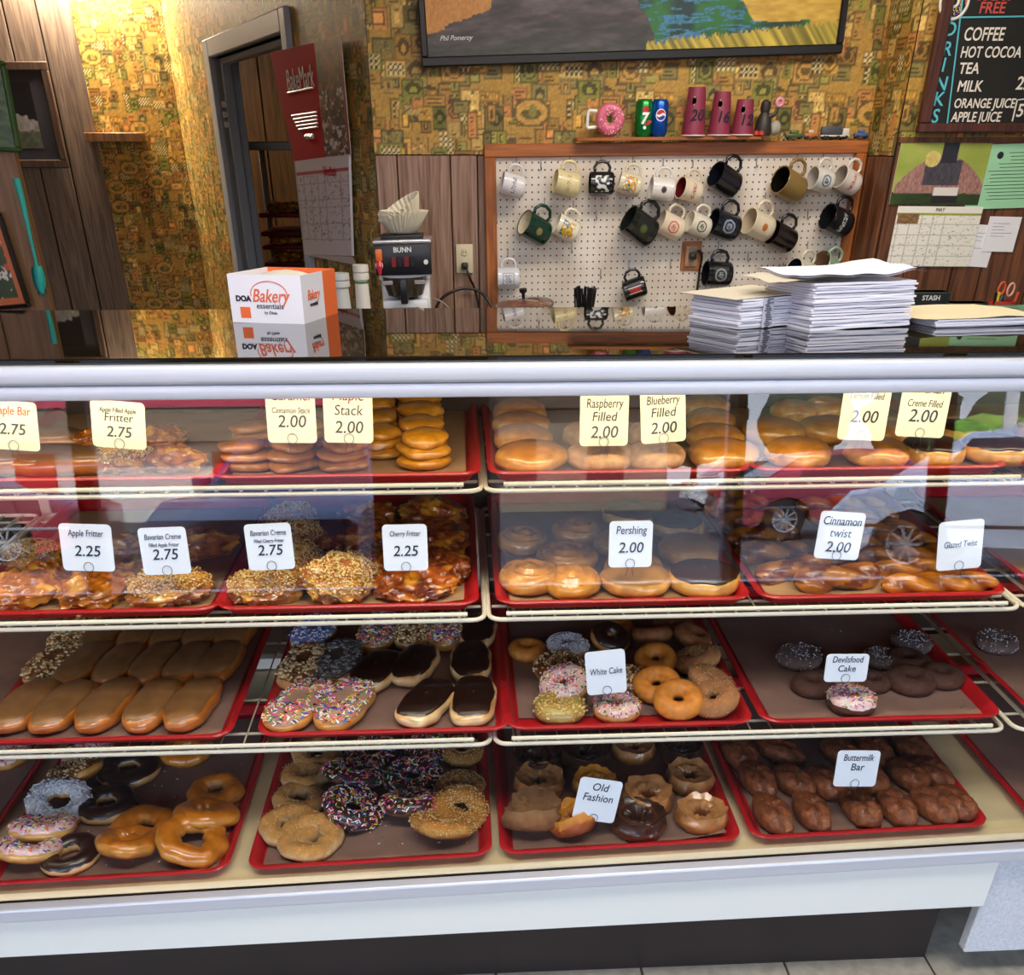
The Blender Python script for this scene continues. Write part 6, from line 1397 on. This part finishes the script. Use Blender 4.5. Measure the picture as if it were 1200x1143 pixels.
def month(u, v):
    C = np.ones(u.shape+(3,))*hexc('d8cdd2'); C = np.where(((v > .845) & (v < .88))[..., None], hexc('b83a48'), C); n = fbm(u, v, 58, 2)
    g_ = ((v*12) % 1 < .07) & (v < .84) & (v > .15) | ((u*7) % 1 < .05) & (v < .84) & (v > .15); C = np.where(g_[..., None], hexc('b4a8b0'), C); C = np.where(((n > .68) & (v > .15) & (v < .84))[..., None], hexc('8a8088'), C)
    return C
panel_quad('month_print', [(346, 189), (408, 181), (412, 300), (357, 298)], .0315, 0, m_print, ca, M0, 50, 90, month)
panel_quad('footer_strip', [(356, 298), (413, 301), (418, 311), (358, 299)], .034, .002, mat('footer_card', 'c8b8b8', .6), ca, M0)
def ctext(s_, px, py, size, m): 
    o = text(s_, size, M0.inverted() @ on_off(px, py, .034), m, ca, shear=0, sx=.9); return o
ctext('BakeMark', 351, 93, .115, m_white)
def cline(px0, px1, py, slope, nm='print_line', th_=.009):
    p = M0.inverted() @ on_off(px0, py, .034); q = M0.inverted() @ on_off(px1, py+slope*(px1-px0), .034); MB().tube([p, q], th_/2, 5).obj(nm, m_white, ca)
cline(337, 367, 109, -.2)
for i, y in enumerate((136, 140, 144, 148, 152)): cline(342+i*2, 371+i*.3, y, -.15)
for i in range(3): cline(359+i*3, 361+i*3, 160, -.1, 'small_mark', .022)
ctext('BakeMark', 386, 201, .05, mat('calendar_red', 'b01c22'))
# framed photo on the far left wall
def frame_pic(name, pxs, Y, fw_, mf__, fn, lab_, mats=None, nx=60, ny=60, mat_c=None):
    q = [aty(x, y, Y) for x, y in pxs]; c = sum(q, Vector())/4; w = ((q[1]-q[0]).length+(q[2]-q[3]).length)/2; h = ((q[0]-q[3]).length+(q[1]-q[2]).length)/2
    rr = -atan2(q[1].z-q[0].z+q[2].z-q[3].z, q[1].x-q[0].x+q[2].x-q[3].x)
    s = mk(name, None, loc=c, rot=(0, rr, 0), label=lab_, cat='picture')
    for a_, b_ in (((-w/2, -.02, -h/2), (w/2, .01, -h/2+fw_)), ((-w/2, -.02, h/2-fw_), (w/2, .01, h/2)), ((-w/2, -.02, -h/2+fw_), (-w/2+fw_, .01, h/2-fw_)), ((w/2-fw_, -.02, -h/2+fw_), (w/2, .01, h/2-fw_))):
        rbox(a_, b_, .005, 1).obj('frame_side', mf__, s, smooth=False)
    iw, ih = w-2*fw_, h-2*fw_
    if mat_c:
        MB().box((-iw/2, -.004, -ih/2), (iw/2, .002, ih/2)).obj('mount', mat_c, s); iw *= .66; ih *= .74
    picture('print', iw, ih, nx, ny, fn, m_printg, s, loc=(0, -.006, 0)); return s
def tree_ph(u, v): d = np.abs(u-.5); n = fbm(u*2, v*2, 8, 5); C = np.ones(u.shape+(3,))*hexc('0e0c0e'); C = np.where((v < .52+.1*n-d*.3)[..., None], mixc(hexc('6a6664'), hexc('b8b4b4'), n), C); return np.where((v < .22+.1*n)[..., None], mixc(hexc('2c3428'), hexc('6a6e5c'), n), C)
frame_pic('framed_photo', [(-60, 72), (57, 72), (80, 197), (-38, 196)], YF-.05, .05, wood('dark_frame_wood', '5c4638', '38281e', 1), tree_ph, 'dark framed photograph of a white tree on the grey panelling', mat_c=mat('mount_dark', '32303a', .7))
frame_pic('landscape_painting', [(-75, 62), (9, 75), (23, 176), (-55, 176)], YN-.03, .012, mat('painting_edge_green', '2f4a1c', .6), lambda u, v: mixc(hexc('1c3a10'), hexc('4f7a24'), np.clip(fbm(u, v*4, 5, 2)*1.6-.3, 0, 1)), 'green meadow painting at the upper left edge of the photo')
def poppy(u, v): n = fbm(u, v, 7, 9); C = mixc(hexc('14200c'), hexc('4a6a24'), n); C = np.where((n > .58)[..., None], hexc('c84a24'), C); C = np.where((fbm(u, v, 12, 4) > .68)[..., None], hexc('d8cfc0'), C); return np.where(((u > .90) | (v < .08) | (v > .93))[..., None], hexc('c8642c'), C)
frame_pic('framed_art', [(-70, 248), (8, 256), (29, 352), (-50, 372)], YN-.03, .010, m_black, poppy, 'black-framed orange and green picture leaning at the left edge')
# teal spatula
q = [aty(x, y, YN-.03) for x, y in ((19, 209), (26, 235), (36, 280), (43, 312))]
sp = mk('spatula', None, loc=q[0], label='long teal rubber spatula hanging on the brown wooden slab', cat='spatula'); m_teal = mat('teal_rubber', '2aa89a', .45)
MB().tube([p-q[0] for p in q[:3]]+[q[3]-q[0]], [.011, .009, .005, .005], 10).obj('handle', m_teal, sp)
e = q[3]-q[0]; dd = (aty(49, 345, YN-.03)-q[3]); 
m = MB(); pts = []
for i in range(9):
    t = i/8; w = .021*(sin(pi*min(1, .12+t*.95))**.35 if t < .93 else .6); pts.append((e+dd*t, w))
v = []
for p, w in pts:
    for dx, dy in ((-w, 0), (0, -.005), (w, 0), (0, .005)): v.append(p+Vector((dx, dy, 0)))
f = [(i*4+j, i*4+(j+1) % 4, (i+1)*4+(j+1) % 4, (i+1)*4+j) for i in range(8) for j in range(4)]+[(3, 2, 1, 0), (32, 33, 34, 35)]
m.add(v, f).obj('blade', m_teal, sp, smooth='all')
# pan rack in the back room
YK2 = 7.4
a = aty(286, 166, YK2); b = aty(420, 166, YK2)
rk = mk('bakery_rack', None, loc=(a.x, YK2, 0), label='aluminium tray rack in the back room, seen through the doorway', cat='rack')
wr_ = b.x-a.x; m_rk = mat('rack_aluminium', '9a968e', .4, metal=.7)
for x in (0, wr_):
    for y in (0, .6): rbox((x-.02, y-.02, 0), (x+.02, y+.02, a.z), .004, 1).obj('upright', m_rk, rk)
for y in (0, .6): rbox((-.02, y-.025, a.z-.05), (wr_+.02, y+.025, a.z), .004, 1).obj('top_bar', m_rk, rk)
ro = random.Random(3)
for i, yy in enumerate((250, 272, 288, 308, 325, 342)):
    z = aty(310, yy, YK2).z-.03; x0 = a.x+.03
    t_ = rbox((0, 0, 0), (wr_-.06, .58, .03), .008, 2).obj('food_tray', mat('tray_dark_red', '8a1a20', .4), loc=(x0, YK2+.02, z), label='dark red tray on the back room rack, %s from the top' % OR[i], cat='tray', group='trays on the back room rack')
    for s in (0, 1):
        pass
    if i in (0, 2, 3):
        for j in range(6):
            kk = ('apple', 'round')[j % 2 if i == 2 else 0]; pk = next(p for p in GRP if p[0] == kk); o = copy_tree(GRP[pk])
            o.location = (x0+.12+j*(wr_-.25)/5, YK2+.1, z+.031); o.rotation_euler = (0, 0, ro.random()*6); o.scale = (1.5,)*3
            o['label'] = DESC[kk]+', %s from left on the %s tray of the back room rack' % (OR[j], OR[i]); o['group'] = 'pastries on the back room rack'
# ================================================================== THINGS ON THE CASE TOP
ZT = 1.1786
TOPROT = -TT
A1 = ontop(273, 378); A2 = ontop(357, 380); A3 = ontop(396, 373)
wf_ = (A2-A1).length; yaw = atan2(A2.y-A1.y, A2.x-A1.x); sd_ = (A3-A2); dep = .17; hb = (380-328)*mpp(A2)*1.0

bx_ = mk('tissue_box', None, loc=A1+Vector((0, 0, .0004)), rot=(TOPROT, 0, yaw), label='white and orange deli paper dispenser box on the case top', cat='box')
wfx = wf_; m_box = mat('box_card_white', 'ece8ee', .5); m_bo = mat('box_orange', 'ee6a2c', .5); m_bt = mat('box_text_orange', 'e0683c', .5)
t_ = .002
MB().box((0, 0, 0), (wfx, t_, hb)).obj('front_side', m_box, bx_, smooth=False)
MB().box((0, t_, 0), (t_, dep, hb)).obj('left_side', m_box, bx_, smooth=False)
MB().box((wfx-t_, t_, 0), (wfx, dep*.62, hb)).obj('right_side', m_box, bx_, smooth=False)
MB().box((wfx-t_, dep*.62, 0), (wfx, dep, hb)).obj('orange_side', m_bo, bx_, smooth=False)
MB().box((0, dep, 0), (wfx, dep+t_, hb)).obj('back_side', m_bo, bx_, smooth=False)
MB().box((t_, t_, hb-.022), (wfx-t_, dep, hb-.018)).obj('bottom', m_box, bx_, smooth=False)
o = MB().grid(lambda u, v: Vector((.01+u*(wfx-.02), .02+v*(dep-.03), hb-.012+.014*sin(u*3)*sin(pi*v)+.004*nz((u*4, v*4, 0), 1, 2))), 14, 10).obj('paper_sheets', mat('tissue_cream', 'ded6c4', .8), bx_, smooth='all')
text('Bakery', hb*.38, (wfx*.56, -.0006, hb*.56), m_bt, bx_, shear=.3, sx=.82, bold=.0003); text('essentials', hb*.17, (wfx*.55, -.0006, hb*.36), m_ink, bx_, shear=0); text('by Dixie', hb*.09, (wfx*.55, -.0006, hb*.22), m_ink, bx_)
text('DOA', hb*.16, (wfx*.19, -.0006, hb*.5), m_ink, bx_, shear=0, bold=.0006)
MB().box((wfx*.13, -.0006, hb*.10), (wfx*.27, 0, hb*.33)).obj('orange_square', m_bo, bx_, smooth=False)
MB().tube([(wfx*.55+wfx*.25*cos(t), -.0006, hb*.6+hb*.27*sin(t)) for t in [pi*1.05-i*pi*1.1/14 for i in range(15)]], .0008, 5).obj('swoosh', m_bt, bx_)
text('Bakery', hb*.30, (wfx+.0006, dep*.31, hb*.56), m_bt, bx_, rot=(pi/2, 0, pi/2), shear=.3, sx=.9); text('essentials', hb*.13, (wfx+.0006, dep*.31, hb*.37), m_ink, bx_, rot=(pi/2, 0, pi/2), shear=0)
# paper bag bundles
m_bag = mat('paper_bag_white', 'eceaf4', .8); m_bagside = mat('paper_bag_cream', 'cbbfa8', .8)
def bundle(corner_px, right_px, hpx, dep, n, lab_, z=ZT, wob=.004, top_c=None, yawoff=0, ragged=.006):
    A_ = ontop(*corner_px); B_ = ontop(*right_px); w = (B_-A_).length; yaw = atan2(B_.y-A_.y, B_.x-A_.x)+yawoff; h = hpx*mpp(A_)*.95; A_ = A_+Vector((0, 0, z-ZT+.0006))
    s = mk('paper_bag_stack', None, loc=A_, rot=(TOPROT, 0, yaw), label=lab_, cat='paper bags', group='stacks of white paper bags'); th = h/n
    for i in range(n):
        dx = rs.uniform(-wob, wob); dy = rs.uniform(-wob, wob)*.6; z0 = i*th
        def fn(u, v, top, i=i, dx=dx, dy=dy, z0=z0, sd=rs.random()*99):
            x = u*w+dx; y = v*dep+dy; bow = (.35*th)*nz((u*3, v*3, i*.3+sd), 1, 1)+.12*th*nz((u*9, 0, sd), 1, 2); return Vector((x, y, z0+(th*.80 if top else 0)+bow))
        m = MB(); nx = 16
        ring = [(k/nx, 0) for k in range(nx+1)]+[(1, k/3) for k in range(1, 4)]+[(1-k/nx, 1) for k in range(1, nx+1)]+[(0, 1-k/3) for k in range(1, 3)]
        v = [fn(a_, b_, 0) for a_, b_ in ring]+[fn(a_, b_, 1) for a_, b_ in ring]; N_ = len(ring)
        m.add(v, [(k, (k+1) % N_, (k+1) % N_+N_, k+N_) for k in range(N_)]); m.add(v[N_:], [tuple(range(N_))]); m.add(v[:N_], [tuple(range(N_))[::-1]])
        m.obj('paper_bag', [m_bag], s, smooth=False)
    return s, A_, w, yaw, h
s1, A_, w, yaw, h = bundle((866, 387), (946, 381), 34, .13, 12, 'banded small stack of white paper bags on the case top, left', yawoff=.04)
MB().box((w*.30, -.0055, .0), (w*.45, -.004, h)).obj('paper_band', mat('band_grey', 'c4c4d0', .7), s1)
for i in range(16): MB().box((w*rs.uniform(.31, .35), -.0062, h*i/16), (w*rs.uniform(.37, .44), -.0055, h*i/16+h*.03)).obj('print_line', m_ink, s1)
rbox((-.012, .0, h), (w+.004, .15, h+.0015), .0005, 1).obj('top_bag', m_bagside, s1, rot=(0, radians(-1), 0))
s2, A_, w2_, yaw2, h2 = bundle((948, 388), (1066, 383), 15, .15, 4, 'low bundle of white paper bags at the bottom of the tall stack', yawoff=.02)
s3, A_, w3_, yaw3, h3 = bundle((948, 388), (1066, 383), 37, .15, 13, 'tall bundle of white paper bags resting on the low bundle', z=ZT+h2+.001, yawoff=.02)
o = MB()
def crump(u, v): return Vector((-.03+u*(w3_+.045), .0+v*.15, .006+.006*u*u+.007*nz((u*4, v*3, 1), 1, 5)+.003*sin(u*9)))
g1 = MB().grid(lambda u, v: crump(u, v)+Vector((0, 0, .003)), 24, 10).grid(lambda u, v: crump(u, v), 24, 10)
o = g1.obj('paper_bag', m_bag, loc=A_+Vector((0, 0, h3+.001)), rot=(0, 0, yaw3), smooth='all', label='loose creased paper bag curling up on top of the tall stack', cat='paper bag')
o = MB().grid(lambda u, v: crump(u*.75-.1, v)*.9+Vector((0, 0, .0)), 20, 10).obj('paper_bag', m_bagside, loc=A_+Vector((-.01, 0, h3-.002)), rot=(0, 0, yaw3+.05), smooth='all', label='cream loose paper bag under the creased top bag', cat='paper bag')
s4, A_, w4, yaw4, h4 = bundle((1096, 385), (1225, 381), 9, .19, 5, 'low wide stack of cream paper bags at the right end of the case top', yawoff=.0, wob=.003)
MB().grid(lambda u, v: Vector((-.03+u*(w4+.03), v*.2, h4+.001+.004*nz((u*3, v*3, 1), 1, 5))), 10, 6).obj('top_bag', mat('kraft_tan', 'd8c8a0', .8), s4, smooth='all')
